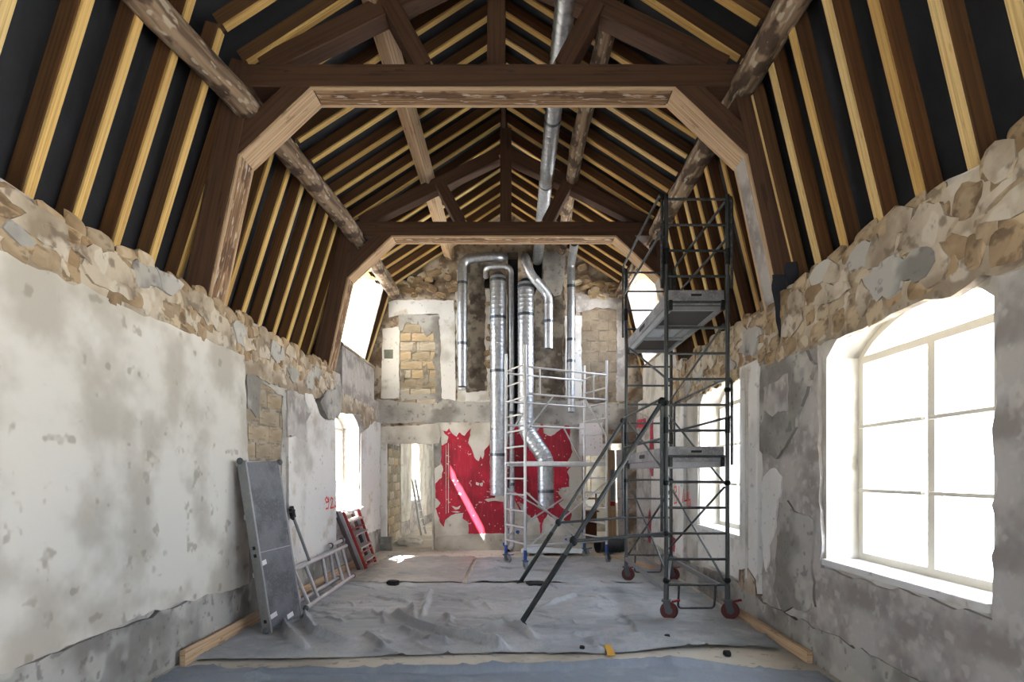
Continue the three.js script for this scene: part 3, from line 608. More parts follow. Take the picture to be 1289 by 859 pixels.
// ------------------------------------------------------------------ roof
const DR = 0.125;                                             // depth of a rafter
const DZ0 = 9.72, DZ1 = 11.9;                                // the dormers stand between these distances
const sect = [['roof_left', LF, LK, RIDGE, -1, 'steep rafters and black underlay above the leaning scaffold deck'], ['roof_right', RF, RK, RIDGE, 1, 'steep rafters and black underlay behind the tall steel tower']];
for (const [nm, foot, knee, ridge, s, text] of sect) {
  const roof = label(place(nm), text, 'roof');
  const dir = (a, b) => { const d = Math.hypot(b[0] - a[0], b[1] - a[1]); return [(b[0] - a[0]) / d, (b[1] - a[1]) / d]; };
  const out = (a, b) => { const d = dir(a, b); return s < 0 ? [-d[1], d[0]] : [d[1], -d[0]]; };
  const off = (p, n, t) => [p[0] + n[0] * t, p[1] + n[1] * t];
  const nl = out(foot, knee), nu = out(knee, ridge);
  if (nl[0] * s < 0) { nl[0] *= -1; nl[1] *= -1; }
  if (nu[1] < 0) { nu[0] *= -1; nu[1] *= -1; }
  const deck = (a, b, n, z0, z1) => {                        // underlay, hanging a little between the rafters
    const A = off(a, n, DR + 0.01), B = off(b, n, DR + 0.01), len = Math.hypot(B[0] - A[0], B[1] - A[1]), nv = 8, nz = Math.round(Math.abs(z1 - z0) / 0.055);
    const pos = [], uv = [], idx = [];
    for (const t of [0, 0.05]) for (let j = 0; j <= nz; j++) for (let i = 0; i <= nv; i++) {
      const q = i / nv, Z = z0 + (z1 - z0) * j / nz, ph = ((12.25 - Z) / 0.44) % 1, sag = t ? 0 : -0.03 * Math.sin(Math.PI * ph) ** 2 * (0.4 + 1.2 * noise3(Z * 1.7, q * 4, 2, 44));
      pos.push(A[0] + (B[0] - A[0]) * q + n[0] * (t + sag), A[1] + (B[1] - A[1]) * q + n[1] * (t + sag), -Z); uv.push(q * len, Z);
    }
    const half = (nz + 1) * (nv + 1);
    for (const h of [0, half]) for (let j = 0; j < nz; j++) for (let i = 0; i < nv; i++) { const a0 = h + j * (nv + 1) + i; idx.push(a0, a0 + 1, a0 + nv + 1, a0 + 1, a0 + nv + 2, a0 + nv + 1); }
    const g = new THREE.BufferGeometry(); g.setAttribute('position', new THREE.Float32BufferAttribute(pos, 3)); g.setAttribute('uv', new THREE.Float32BufferAttribute(uv, 2)); g.setIndex(idx); g.computeVertexNormals();
    mesh('underlay', g, M.membrane, roof);
  };
  const lowFoot = [foot[0] + (foot[0] - knee[0]) * 0.12, foot[1] + (foot[1] - knee[1]) * 0.12];
  const at5 = (y) => [foot[0] + (knee[0] - foot[0]) * (y - foot[1]) / (knee[1] - foot[1]), y];
  const kneeOut = [knee[0] + nl[0] * 0.06, knee[1] + 0.08];
  deck(lowFoot, kneeOut, nl, -3.1, DZ0); deck(at5(5.55), kneeOut, nl, DZ0, DZ1); deck(lowFoot, kneeOut, nl, DZ1, ZE + 0.2);
  deck([knee[0] + (knee[0] - ridge[0]) * 0.06, knee[1] + (knee[1] - ridge[1]) * 0.06], [ridge[0] + (ridge[0] - knee[0]) * 0.06, ridge[1] + (ridge[1] - knee[1]) * 0.06], nu, -3.1, ZE + 0.2);
  for (let Z = 12.25, k = 0; Z > 2.9; Z -= 0.44, k++) {
    const j = () => rnd(-0.012, 0.012), zz = -(Z + j());
    if (Z < DZ0 - 0.03 || Z > DZ1 + 0.03) {
      const a = off(foot, nl, DR / 2 + j()), b = off(knee, nl, DR / 2 + j());
      const r = bar('rafter', roof, V(a[0], a[1], zz), V(b[0], b[1], zz + j()), 0.085, DR, M.rafterTones[Math.floor(rnd(0, 4))], V(-nl[0], -nl[1], 0), 0.004);
      const b1 = bar('ceiling_batten', r, V(0, DR / 2 + 0.011, 0.02), V(0, DR / 2 + 0.011, Math.hypot(b[0] - a[0], b[1] - a[1]) - 0.03), 0.078, 0.022, M.pineTones[Math.floor(rnd(0, 4))], V(0, 1, 0), 0.003);
      b1.position.x += rnd(-0.004, 0.004);
    }
    const c = off([knee[0], knee[1]], nu, DR / 2 + j()), d = off(ridge, nu, DR / 2);
    const r2 = bar('rafter', roof, V(c[0], c[1], zz + j()), V(d[0], d[1], zz), 0.085, DR, M.rafterTones[Math.floor(rnd(0, 4))], V(-nu[0], -nu[1], 0), 0.004);
    bar('ceiling_batten', r2, V(0, DR / 2 + 0.011, 0.03), V(0, DR / 2 + 0.011, Math.hypot(d[0] - c[0], d[1] - c[1]) - 0.08), 0.078, 0.022, M.pineTones[Math.floor(rnd(0, 4))], V(0, 1, 0), 0.003);
  }
  // dormer: cheeks, soffit, sill, outer window
  const X = (x) => s < 0 ? x : -0.4 - x, xin = s < 0 ? [-2.78, -3.22] : [2.3, 2.7], xo = s < 0 ? -3.46 : 3.0;
  const dn = label(place('dormer_' + (s < 0 ? 'left' : 'right')), s < 0 ? 'bright dormer opening with white cheeks beside the far truss' : 'bright dormer opening with pine lining behind the tower decks', 'dormer');
  const cheek = [[xin[0], 5.5], [xin[1], 3.84], [xo, 3.84], [xo, 5.7], [xin[0], 5.7]];
  mesh('cheek', slab([0, 0, -DZ1 - 0.06], cheek, 0.06), M.plaster, dn);
  mesh('cheek', slab([0, 0, -DZ0], cheek, 0.06), M.plaster, dn);
  const lo = Math.min(xo, xin[0]), hi = Math.max(xo, xin[0]);
  for (let i = 0; i < 8; i++) box('lining_board', dn, lo, hi, 5.66, 5.69, -DZ1 + i * 0.272, -DZ1 + (i + 1) * 0.272 - 0.01, M.pineTones[i % 4], 0.003);
  for (let i = 0; i < 4; i++) box('dormer_rafter', dn, lo, hi, 5.56, 5.66, -DZ1 + 0.35 + i * 0.5, -DZ1 + 0.42 + i * 0.5, M.pineTones[i % 4], 0.004);
  const fx0 = s < 0 ? xo : xo - 0.07, fx1 = s < 0 ? xo + 0.07 : xo;
  box('frame_head', dn, fx0, fx1, 5.6, 5.66, -DZ1, -DZ0, M.windowFrame, 0.004);
  box('frame_sill', dn, fx0, fx1, 3.86, 3.95, -DZ1, -DZ0, M.windowFrame, 0.004);
  box('frame_post', dn, fx0, fx1, 3.95, 5.6, -DZ1, -DZ1 + 0.07, M.windowFrame, 0.004);
  box('frame_post', dn, fx0, fx1, 3.95, 5.6, -DZ0 - 0.07, -DZ0, M.windowFrame, 0.004);
  box('lead_roof', dn, Math.min(xo, xin[0]), Math.max(xo, xin[0]), 5.69, 5.74, -DZ1 - 0.2, -DZ0 + 0.2, M.membrane, 0.004);
  const g = new THREE.PlaneGeometry(DZ1 - DZ0 - 0.14, 1.65); g.rotateY(Math.PI / 2);
  mesh('pane', g, M.glass, dn).position.set((fx0 + fx1) / 2, 4.775, -(DZ0 + DZ1) / 2);
  const sx0 = s < 0 ? XL - TH : XR - 0.02, sx1 = s < 0 ? XL + 0.02 : XR + TH;
  mesh('sill_render', slab([0, 0, -DZ1], [[sx0, 3.84], [sx1, 3.84], [sx1, s < 0 ? 3.88 : 3.94], [sx0, s < 0 ? 3.94 : 3.88]], DZ1 - DZ0), M.rubble, dn);
}

{ const o = thing('ridge_beam', 'dark ridge beam at the very top of the roof', 'beam'); bar('timber', o, V(-0.2, 7.3, -ZE + 0.02), V(-0.2, 7.3, 2.9), 0.07, 0.22, M.beam, V(0, 1, 0), 0.008); settle(o); }

{ const o = thing('polythene_screen', 'torn translucent white screen standing in the dormer beside the far truss', 'screen');
  const g = slab('left', ragged([[DZ0 + 0.01, 3.9], [DZ1 - 0.003, 3.9], [DZ1 - 0.003, 5.1], [11.5, 5.2], [10.9, 5.3], [10.86, 4.86], [10.26, 4.84], [10.22, 5.3], [DZ0 + 0.02, 5.3]], 0.006, 0.1), 0.012); g.translate(-0.24, 0, 0);
  mesh('polythene', g, new THREE.MeshPhysicalMaterial({ color: '#f4f4f0', roughness: 1, transmission: 0.5, thickness: 0 }), o); settle(o); }
// ------------------------------------------------------------------ trusses
function truss(Z, text, c) {
  const o = thing('roof_truss', text, 'truss', 'braced timber trusses');
  const D = 0.3, zc = -(Z + D / 2), Pt = (x, y, z = zc) => V(x + c, y, z);
  bar('tie_beam', o, Pt(-2.47, 5.56), Pt(2.5, 5.56), D, 0.22, M.beam, V(0, 1, 0), 0.008);
  const sof = bar('soffit_board', o, Pt(-1.76, 5.442), Pt(1.76, 5.442), D - 0.07, 0.02, M.weathered, V(0, 1, 0), 0.003);
  for (const z of [D / 2 - 0.02, -D / 2 + 0.02]) bar('edge_moulding', o, Pt(-1.79, 5.44, zc + z), Pt(1.79, 5.44, zc + z), 0.035, 0.035, M.soffit, V(0, 1, 0), 0.01);
  bar('king_post', o, Pt(0.03, 5.67), Pt(0.03, 7.2), 0.18, 0.18, M.beam, V(0, 0, 1), 0.006);
  for (const s of [-1, 1]) {
    // leg: from the tie down to the wall, leaning outwards
    const legTop = Pt(s * 2.45, 5.66), legFoot = Pt(s * 2.985, 3.1), dl = legFoot.clone().sub(legTop).normalize(), nIn = V(-s * Math.abs(dl.y), s * dl.x * -Math.sign(dl.y) * 1, 0);
    const inw = V(dl.y, -dl.x, 0).multiplyScalar(dl.y * -s > 0 ? 1 : -1); if (inw.x * s > 0) inw.multiplyScalar(-1);
    bar('leg', o, legTop, legFoot, D, 0.25, M.beam, inw, 0.008);
    const kneeLow = Pt(s * 2.485, 4.79), kneeHigh = Pt(s * 1.785, 5.45), db = kneeHigh.clone().sub(kneeLow).normalize(), nb = V(-s * db.y, -Math.abs(db.x), 0);
    const nDown = V(-s * Math.abs(db.y), -Math.abs(db.x), 0).normalize();
    const up = nDown.clone().multiplyScalar(-0.1);
    bar('knee_brace', o, kneeLow.clone().add(up).addScaledVector(db, -0.12), kneeHigh.clone().add(up).addScaledVector(db, 0.1), D - 0.01, 0.2, M.beam, nDown, 0.008);
    bar('brace_soffit', o, kneeLow.clone().addScaledVector(nDown, 0.008), kneeHigh.clone().addScaledVector(nDown, 0.008), D - 0.07, 0.018, M.soffit, nDown, 0.003);
    for (const z of [D / 2 - 0.02, -D / 2 + 0.02]) bar('edge_moulding', o, kneeLow.clone().addScaledVector(nDown, 0.01).add(V(0, 0, z)), kneeHigh.clone().addScaledVector(nDown, 0.01).add(V(0, 0, z)), 0.035, 0.035, M.soffit, nDown, 0.01);
    const ls = legFoot.clone().addScaledVector(inw, 0.135), le = kneeLow.clone();
    bar('leg_soffit', o, ls, le, D - 0.07, 0.02, s < 0 ? M.weathered : M.pinkish, inw, 0.003);
    for (const z of [D / 2 - 0.02, -D / 2 + 0.02]) bar('edge_moulding', o, ls.clone().add(V(0, 0, z)), le.clone().add(V(0, 0, z)), 0.035, 0.035, M.soffit, inw, 0.01);
    // principal rafter, strut
    bar('principal_rafter', o, Pt(s * 2.3, 5.7), Pt(s * 0.1, 6.78), 0.2, 0.2, s < 0 ? M.beam : M.beam, V(0, 1, 0), 0.01);
    bar('strut', o, Pt(s * 0.68, 5.67), Pt(s * 1.02, 6.3), 0.28, 0.17, M.beam, V(-s, 0, 0), 0.008);
    bar('strut_facing', o, Pt(s * 0.68 - s * 0.09, 5.67), Pt(s * 1.02 - s * 0.09, 6.3), 0.26, 0.014, M.soffit, V(-s, 0, 0), 0.003);
  }
  return settle(o);
}
truss(5.6, 'larger-looking timber truss whose foot rests in the wall by the pilaster', -0.23);
truss(9.1, 'timber truss whose leg stands on the grey corbel by the window', -0.2);

function logBeam(x, y, r, z0, z1, m, s, text, group, drop = [0, 0]) {
  const pts = []; for (let z = z0; z <= z1 + 1e-6; z += 0.25) { const t = sm(9.2, 3, z); pts.push(V(x + drop[0] * t + (noise3(z * 0.5, s, 0, 31) - 0.5) * 0.1, y + drop[1] * t + (noise3(z * 0.4, s + 9, 0, 32) - 0.5) * 0.09, -z)); }
  return solid('purlin', sweep(pts, (v, a, c) => r * (0.9 + 0.22 * noise3(Math.cos(a) * 1.2 + s, Math.sin(a) * 1.2 + 5, v * 1.6, 33) + 0.05 * noise3(Math.cos(a) * 4, Math.sin(a) * 4, v * 7, 34)), 18, 0, 0, true), m, text, 'beam', group);
}
logBeam(-2.58, 5.47, 0.125, 2.9, 12.38, M.log, 1, 'rough round log purlin at the roof knee above the leaning deck', undefined, [-0.16, -0.3]);
logBeam(2.22, 5.5, 0.125, 2.9, 12.38, M.log, 4, 'rough round log purlin at the roof knee above the tall tower');
logBeam(0.93, 6.42, 0.1, 4.2, 12.38, M.log, 7, 'dark round log purlin beside the long overhead duct');
{ const o = thing('purlin', 'squared pale timber purlin on the roof slope without the duct', 'beam');
  bar('timber', o, V(-1.45, 6.42, -12.38), V(-1.42, 6.42, -4.2), 0.18, 0.2, M.soffit, V(0.5, 1, 0), 0.012); settle(o); }
// dark wrappings at the truss foot by the pilaster
{ const o = thing('felt_wrap', 'torn black roofing felt around the truss foot by the pilaster', 'felt');
  for (const [a, b, c, d] of [[968, 347, 990, 425], [986, 331, 1003, 400]]) {
    const p = at(a, b, 5.58), q = at(c, d, 5.58), w = q.x - p.x, g = new THREE.PlaneGeometry(w, p.y - q.y, 8, 12), k = g.attributes.position;
    for (let i = 0; i < k.count; i++) { const t = (k.getY(i) / (p.y - q.y)); k.setX(i, k.getX(i) * (0.65 + 0.5 * t) + (0.5 - t) * 0.03 + (noise3(k.getX(i) * 9, k.getY(i) * 9, 2, 9) - 0.5) * 0.03); k.setZ(i, 0.05 * noise3(k.getX(i) * 8, k.getY(i) * 8, a, 4)); }
    g.computeVertexNormals();
    mesh('felt_flap', g, plain('#23272f', 0.85), o).position.set((p.x + q.x) / 2, (p.y + q.y) / 2, -5.58);
  } settle(o); }

// ------------------------------------------------------------------ ventilation ducts
const ZD = 12.12;
const D3 = (px, py, Z = ZD) => at(px, py, Z);
function duct(text, pts, r, bend, rib, collars, group, cap) {
  const o = thing('ventilation_duct', text, 'duct', group), path = rounded(pts, bend, 7);
  mesh('duct_pipe', sweep(path, r, 28, rib, 0.007), M.galv, o);
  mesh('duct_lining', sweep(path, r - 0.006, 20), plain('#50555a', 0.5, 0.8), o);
  for (const [a, b] of collars) mesh('collar', sweep([a.clone().lerp(b, -0.03 / a.distanceTo(b)), a.clone().lerp(b, 0.03 / a.distanceTo(b))], r + 0.008, 28), tinted(M.galv, '#8b9095'), o);
  if (cap) { const k = mesh('reducer_cap', new THREE.CylinderGeometry(r * 0.55, r, 0.09, 28), tinted(M.galv, '#6f757a'), o); k.position.copy(cap).y += 0.045; }
  return settle(o);
}
const dn = V(0, -1, 0), below = (p) => p.clone().add(dn);
const col = (px, pys, Z = ZD) => pys.map((y) => [D3(px, y, Z), below(D3(px, y, Z))]);
{ const o = duct('short drooping galvanised duct with elbow, outermost beside the bricked opening', [D3(582, 487), D3(582, 326), D3(628, 323), D3(634, 324, 12.36)], 0.1, 0.24, 0.5, col(582, [357, 433]));
  mesh('strap', sweep([D3(582, 489.5), D3(582, 491)], 0.098, 24), M.galv, o); const k = o.children[o.children.length - 1]; k.position.sub(o.position); }
duct('thin galvanised pipe with a crook at its head, reaching the floor', [D3(611.5, 349, 12.3), D3(611.5, 335.5, 12.05), D3(643.5, 335.5, 12.05), D3(644.5, 688, 12.2), D3(640, 694, 12.1)], 0.058, 0.16, 0, col(644, [400, 520, 610], 12.1));
duct('large straight spiral duct hanging open above the red paint', [D3(627, 624), D3(627, 349)], 0.168, 0.1, 0.088, col(627, [354, 401, 468, 573]), undefined, D3(627, 349));
const ventKink = duct('large spiral duct that kinks aside above the red paint', [D3(687, 639.5, 11.95), D3(687, 578, 11.95), D3(662, 541, 11.95), D3(662, 357, 11.95)], 0.168, 0.14, 0.088, [...col(662, [362, 397], 11.95), ...col(687, [619], 11.95)], undefined, D3(662, 357, 11.95));
duct('short galvanised duct with a diagonal dogleg and open end', [D3(690.5, 439, 11.9), D3(690.5, 372, 11.85), D3(667, 344, 11.62), D3(662, 328, 11.62), D3(661, 324, 12.4)], 0.092, 0.14, 0.6, col(690.5, [405], 11.88));
duct('slim straight galvanised duct hanging near the filled opening', [D3(718.7, 519), D3(719, 332), at(722, 315, 11.6), at(723, 305, 10.9)], 0.082, 0.12, 0.5, col(718.8, [361, 428, 455]));
duct('long galvanised duct running under the ridge the length of the roof', [V(0.5, 6.4, -4.3), V(0.48, 6.38, -9), V(0.46, 6.32, -12.5)], 0.105, 0.2, 0.14, [[V(0.485, 6.385, -7.6), V(0.485, 6.385, -8)], [V(0.48, 6.38, -9.3), V(0.48, 6.38, -9.8)], [V(0.475, 6.36, -10.9), V(0.475, 6.36, -11.3)]]);

for (const [px, py, Z] of [[662, 430, 11.95], [662, 500, 11.95]]) { const k = ventKink, p = at(px, py, Z); bar('wall_bracket', k, p.clone().sub(k.position).add(V(-0.16, 0, -0.03)), p.clone().sub(k.position).add(V(-0.16, 0, -0.46)), 0.03, 0.05, M.castorSteel, V(0, 1, 0), 0.003); }
// ------------------------------------------------------------------ tall steel tower
{ const o = thing('scaffold_tower', 'tall dark steel scaffold tower on red castors with two decks', 'scaffold');
  const zf = -6.45, zb = -8.8, xl = 1.69, xr = 2.38, r = 0.024, S = M.steel, y0 = 0.2;
  const posts = [[xl, zf], [xr, zf], [xl, zb], [xr, zb]], top = 4.8;
  for (const [x, z] of posts) {
    const p = tube('post', o, V(x, y0, z), V(x, top, z), r, S, 12);
    for (const y of [2.2, 4.1]) tube('spigot_sleeve', p, V(0, 0, y - y0 - 0.09), V(0, 0, y - y0 + 0.09), r + 0.006, tinted(S, '#8b9090'), 12);
  }
  for (const z of [zf, zb]) for (let i = 0; i < 16; i++) tube('rung', o, V(xl, 0.4 + i * 0.29, z), V(xr, 0.4 + i * 0.29, z), 0.015, S, 8);
  const br = (x, ya, yb) => { const d = x < 2 ? 0.035 : -0.035; tube('brace', o, V(x + d, ya, zf), V(x + d, yb, zb), 0.014, S, 8); };
  br(xl, 0.45, 1.55); br(xl, 1.45, 0.42); br(xr, 0.45, 1.5); br(xr, 1.5, 0.5);
  br(xl, 2.7, 3.6); br(xr, 3.35, 2.75); br(xr, 1.55, 2.55); br(xl, 1.6, 2.45);
  for (const x of [xl, xr]) bar('base_rail', o, V(x, 0.34, zf), V(x, 0.34, zb), 0.045, 0.06, tinted(M.alu, '#9fa3a6'), V(0, 1, 0), 0.008);
  bar('base_diagonal', o, V(xl, 0.37, zf), V(xr, 0.37, zb), 0.04, 0.04, tinted(M.alu, '#9fa3a6'), V(0, 1, 0), 0.008);
  const rail = (x, yt, yb2) => {                              // bent guard rail with a mid rail
    const dx = x < 2 ? -0.05 : 0.05;
    mesh('guard_rail', sweep(rounded([V(x + dx, yb2, zf), V(x + dx, yt, zf), V(x + dx, yt, zb), V(x + dx, yb2, zb)], 0.14), 0.017, 8, 0, 0, true), S, o);
    tube('guard_rail', o, V(x + dx, yt - 0.45, zf), V(x + dx, yt - 0.45, zb), 0.016, S, 8);
  };
  rail(xl, 4.84, 3.75); rail(xr, 4.82, 3.75); rail(xl, 2.5, 1.0); rail(xr, 2.75, 1.75);
  const deckAt = (y, hatch) => {
    const d = bar('deck', o, V((xl + xr) / 2, y, zf - 0.02), V((xl + xr) / 2, y, zb + 0.02), 0.58, 0.018, hatch ? M.ply : M.deck, V(0, 1, 0), 0.002);
    const w = (n, x0, x1, y1, y2, z1, z2, m) => box(n, d, x0 - (xl + xr) / 2, x1 - (xl + xr) / 2, y1 - y, y2 - y, z1, z2, m, 0.004);
    d.rotation.set(0, 0, 0); d.position.set((xl + xr) / 2, y, zb + 0.02);
    const Ln = zf - zb - 0.04, a = xl + 0.04, b = xr - 0.04, A = M.toe;
    w('side_beam', a, a + 0.035, y - 0.06, y + 0.02, 0, Ln, A); w('side_beam', b - 0.035, b, y - 0.06, y + 0.02, 0, Ln, A);
    for (const z of [0, Ln * 0.36, Ln * 0.62, Ln - 0.05]) w('cross_beam', a, b, y - 0.055, y - 0.01, z, z + 0.05, A);
    if (hatch) { w('hatch_panel', a + 0.05, b - 0.05, y - 0.022, y - 0.011, Ln * 0.385, Ln * 0.61, tinted(M.alu, '#d8e4ec')); w('hatch_bar', a + 0.25, a + 0.28, y - 0.04, y - 0.02, Ln * 0.385, Ln * 0.61, A); w('hatch_bar', a + 0.42, a + 0.45, y - 0.04, y - 0.02, Ln * 0.385, Ln * 0.61, A); }
    w('toe_board', a - 0.01, a + 0.015, y + 0.02, y + 0.17, 0, Ln, M.deck); w('toe_board', b - 0.015, b + 0.01, y + 0.02, y + 0.17, 0, Ln, M.deck);
    w('toe_board', a, b, y + 0.0, y + 0.17, Ln - 0.02, Ln + 0.005, M.deck); w('toe_board', a, b, y + 0.0, y + 0.17, -0.005, 0.02, M.deck);
    w('handle_slot', (a + b) / 2 - 0.06, (a + b) / 2 + 0.06, y + 0.1, y + 0.13, Ln, Ln + 0.007, M.black);
    w('maker_plate', a - 0.013, a - 0.008, y + 0.07, y + 0.12, Ln * 0.34, Ln * 0.48, M.black);
    for (const [x, z] of [[a + 0.01, 0], [b - 0.01, 0], [a + 0.01, Ln], [b - 0.01, Ln]]) w('deck_hook', x - 0.02, x + 0.02, y - 0.06, y + 0.05, z - 0.035, z + 0.035, tinted(S, '#8b9090'));
  };
  deckAt(3.56, true); deckAt(1.79, false);
  // outriggers
  const foot1 = onFloor(656, 785, 0.05), foot2 = onFloor(655, 733, 0.05);
  for (const [z, f, hy] of [[zf, foot1, 2.46], [zb, foot2, 2.46]]) {
    const head = V(xl - 0.05, hy, z), a = tube('outrigger', o, f.clone().setY(0.05), head, 0.026, S, 12), len = f.distanceTo(head);
    tube('inner_tube', a, V(0, 0, 0), V(0, 0, len * 0.3), 0.031, tinted(S, '#9a9e9e'), 12);
    const kz = f.clone().lerp(head, 0.36);
    tube('outrigger_stay', o, kz, V(xl, 0.98, z), 0.019, S, 10);
    tube('outrigger_leg', o, V(xl - 0.05, hy, z), V(xl - 0.05, hy - 1.05, z), 0.022, S, 10);
    const pad = mesh('outrigger_foot', new THREE.CylinderGeometry(0.035, 0.085, 0.07, 16), M.black, o); pad.position.copy(f).setY(0.038);
    for (const p of [head, kz]) { const c = mesh('clamp', new THREE.SphereGeometry(0.045, 12, 8), tinted(S, '#7c8282'), o); c.scale.set(1, 1.3, 0.8); c.position.copy(p); }
  }
  for (const [x, y, z] of [[xl, 1.55, zf], [xr, 1.55, zf], [xl, 1.55, zb], [xr, 1.55, zb], [xl, 0.45, zf], [xr, 0.45, zf], [xl, 2.45, zf], [xr, 2.6, zf], [xl, 0.98, zf]]) { const c = mesh('clamp', new THREE.SphereGeometry(0.038, 10, 8), tinted(S, '#7c8282'), o); c.position.set(x, y, z); }
  // step stirrups under the end frames
  for (const z of [zf + 0.02, zb]) mesh('step_stirrup', sweep(rounded([V(1.83, 0.4, z), V(1.83, 0.13, z - 0.05), V(2.24, 0.13, z - 0.05), V(2.24, 0.4, z)], 0.05), 0.013, 8, 0, 0, true), S, o);
  posts.forEach(([x, z], i) => castor(o, x, z, [1.25, 1.35, 1.2, 1.1][i], 0.1, M.wheelRed, M.castorSteel, M.brakeRed, M.castorSteel));
  settle(o); }
function castor(o, x, z, turn, r, tyre, fork, brake, stem) {
  const k = new THREE.Group(); k.name = 'castor'; k.position.set(x, 0.012, z); k.rotation.y = turn; o.add(k);
  const prof = [[r * 0.35, -0.02], [r * 0.8, -0.022], [r * 0.96, -0.02], [r, -0.008], [r, 0.008], [r * 0.96, 0.02], [r * 0.8, 0.022], [r * 0.35, 0.02]].map(([a, b]) => new THREE.Vector2(a, b));
  const w = mesh('wheel', keep('wheel' + r, () => { const g = new THREE.LatheGeometry(prof, 28); g.rotateZ(Math.PI / 2); return g; }), tyre, k); w.position.set(0, r, 0.03);
  const hub = mesh('hub', keep('hub' + r, () => { const g = new THREE.CylinderGeometry(r * 0.4, r * 0.4, 0.05, 16); g.rotateZ(Math.PI / 2); return g; }), fork, k); hub.position.set(0, r, 0.03);
  for (const s of [-1, 1]) bar('fork_arm', k, V(s * 0.034, r * 0.85, 0.03), V(s * 0.034, r * 2.1, 0.0), 0.008, r * 0.75, fork, V(0, 0, 1), 0.002);
  bar('fork_crown', k, V(-0.045, r * 2.12, 0), V(0.045, r * 2.12, 0), 0.1, 0.02, fork, V(0, 1, 0), 0.004);
  bar('brake_pedal', k, V(0, r * 2.0, 0.06), V(0, r * 2.25, 0.15), 0.05, 0.02, brake, V(0, 1, 0), 0.005);
  tube('castor_stem', k, V(0, r * 2.1, 0), V(0, r * 2.1 + 0.18, 0), 0.03, stem, 12);
}

// ------------------------------------------------------------------ low aluminium tower by the end wall
{ const o = thing('scaffold_tower', 'low silver aluminium scaffold tower in front of the red wall', 'scaffold');
  const A = V(0.15, 0, -9.74), B = V(-0.19, 0, -10.5), C = V(1.67, 0, -10.58), Dd = V(1.35, 0, -11.36), up = (p, y) => p.clone().setY(y), T = M.alu;
  for (const [p, h] of [[A, 3.85], [B, 3.85], [C, 3.75], [Dd, 3.8]]) tube('post', o, up(p, 0.2), up(p, h), 0.024, T, 12);
  for (let i = 0; i < 12; i++) { tube('rung', o, up(A, 0.45 + i * 0.28), up(B, 0.45 + i * 0.28), 0.016, T, 8); if (i !== 6) tube('rung', o, up(C, 0.45 + i * 0.28), up(Dd, 0.45 + i * 0.28), 0.016, T, 8); }
  const lip = (a, b, y, rr = 0.019) => tube('guard_rail', o, up(a, y), up(b, y), rr, T, 8);
  lip(A, C, 3.48); lip(A, C, 3.02); lip(B, Dd, 3.5); lip(B, Dd, 2.98); lip(B, Dd, 2.55);
  for (const t of [0.17, 0.83]) tube('guard_upright', o, up(A.clone().lerp(C, t), 3.48), up(A.clone().lerp(C, t), 3.02), 0.014, T, 8);
  const stay = (a, b, ta, ya, tb, yb) => tube('brace', o, up(a.clone().lerp(b, ta), ya), up(a.clone().lerp(b, tb), yb), 0.016, T, 8);
  stay(A, C, 0.32, 3.0, 0.0, 2.35); stay(A, C, 0.72, 3.0, 1.0, 2.35); stay(B, Dd, 0.3, 2.98, 0, 2.3); stay(B, Dd, 0.72, 2.55, 1, 1.8);
  stay(A, C, 0, 1.35, 0.62, 0.5); stay(A, C, 1, 1.5, 0.05, 0.42); stay(B, Dd, 0, 1.4, 1, 0.45); stay(B, Dd, 1, 1.45, 0, 0.5);
  bar('deck_beam', o, up(A, 1.83).lerp(up(B, 1.83), 0.06), up(C, 1.83).lerp(up(Dd, 1.83), 0.06), 0.04, 0.08, T, V(0, 1, 0), 0.006);
  bar('deck_beam', o, up(A, 1.83).lerp(up(B, 1.83), 0.9), up(C, 1.83).lerp(up(Dd, 1.83), 0.9), 0.04, 0.08, T, V(0, 1, 0), 0.006);
  bar('deck', o, up(A, 1.85).lerp(up(B, 1.85), 0.48), up(C, 1.85).lerp(up(Dd, 1.85), 0.48), 0.62, 0.02, M.deck, V(0, 1, 0), 0.003);
  lip(A, C, 0.42, 0.022); lip(B, Dd, 0.42, 0.022);
  for (const [p, t] of [[A, 0.2], [B, 1.1], [C, 2.2], [Dd, 1.6]]) castor(o, p.x, p.z, t, 0.075, M.wheelGrey, M.castorSteel, M.blue, M.blue);
  settle(o); }
// ------------------------------------------------------------------ sheets on the floor
function segDist(x, z, line) {
  let best = 9, bt = 0, side = 1, acc = 0, tot = 0; for (let i = 1; i < line.length; i++) tot += Math.hypot(line[i][0] - line[i - 1][0], line[i][1] - line[i - 1][1]);
  for (let i = 1; i < line.length; i++) {
    const [ax, az] = line[i - 1], [bx, bz] = line[i], dx = bx - ax, dz = bz - az, l2 = dx * dx + dz * dz, t = Math.max(0, Math.min(1, ((x - ax) * dx + (z - az) * dz) / l2));
    const qx = x - ax - dx * t, qz = z - az - dz * t, d = Math.hypot(qx, qz); if (d < best) { best = d; bt = (acc + t * Math.sqrt(l2)) / tot; side = Math.sign(qx * dz - qz * dx) || 1; }
    acc += Math.sqrt(l2);
  }
  return [best, bt, side];
}
const fold = (pts, h, w) => ({ line: pts.map(([a, b]) => { const p = onFloor(a, b); return [p.x, -p.z]; }), h, w });
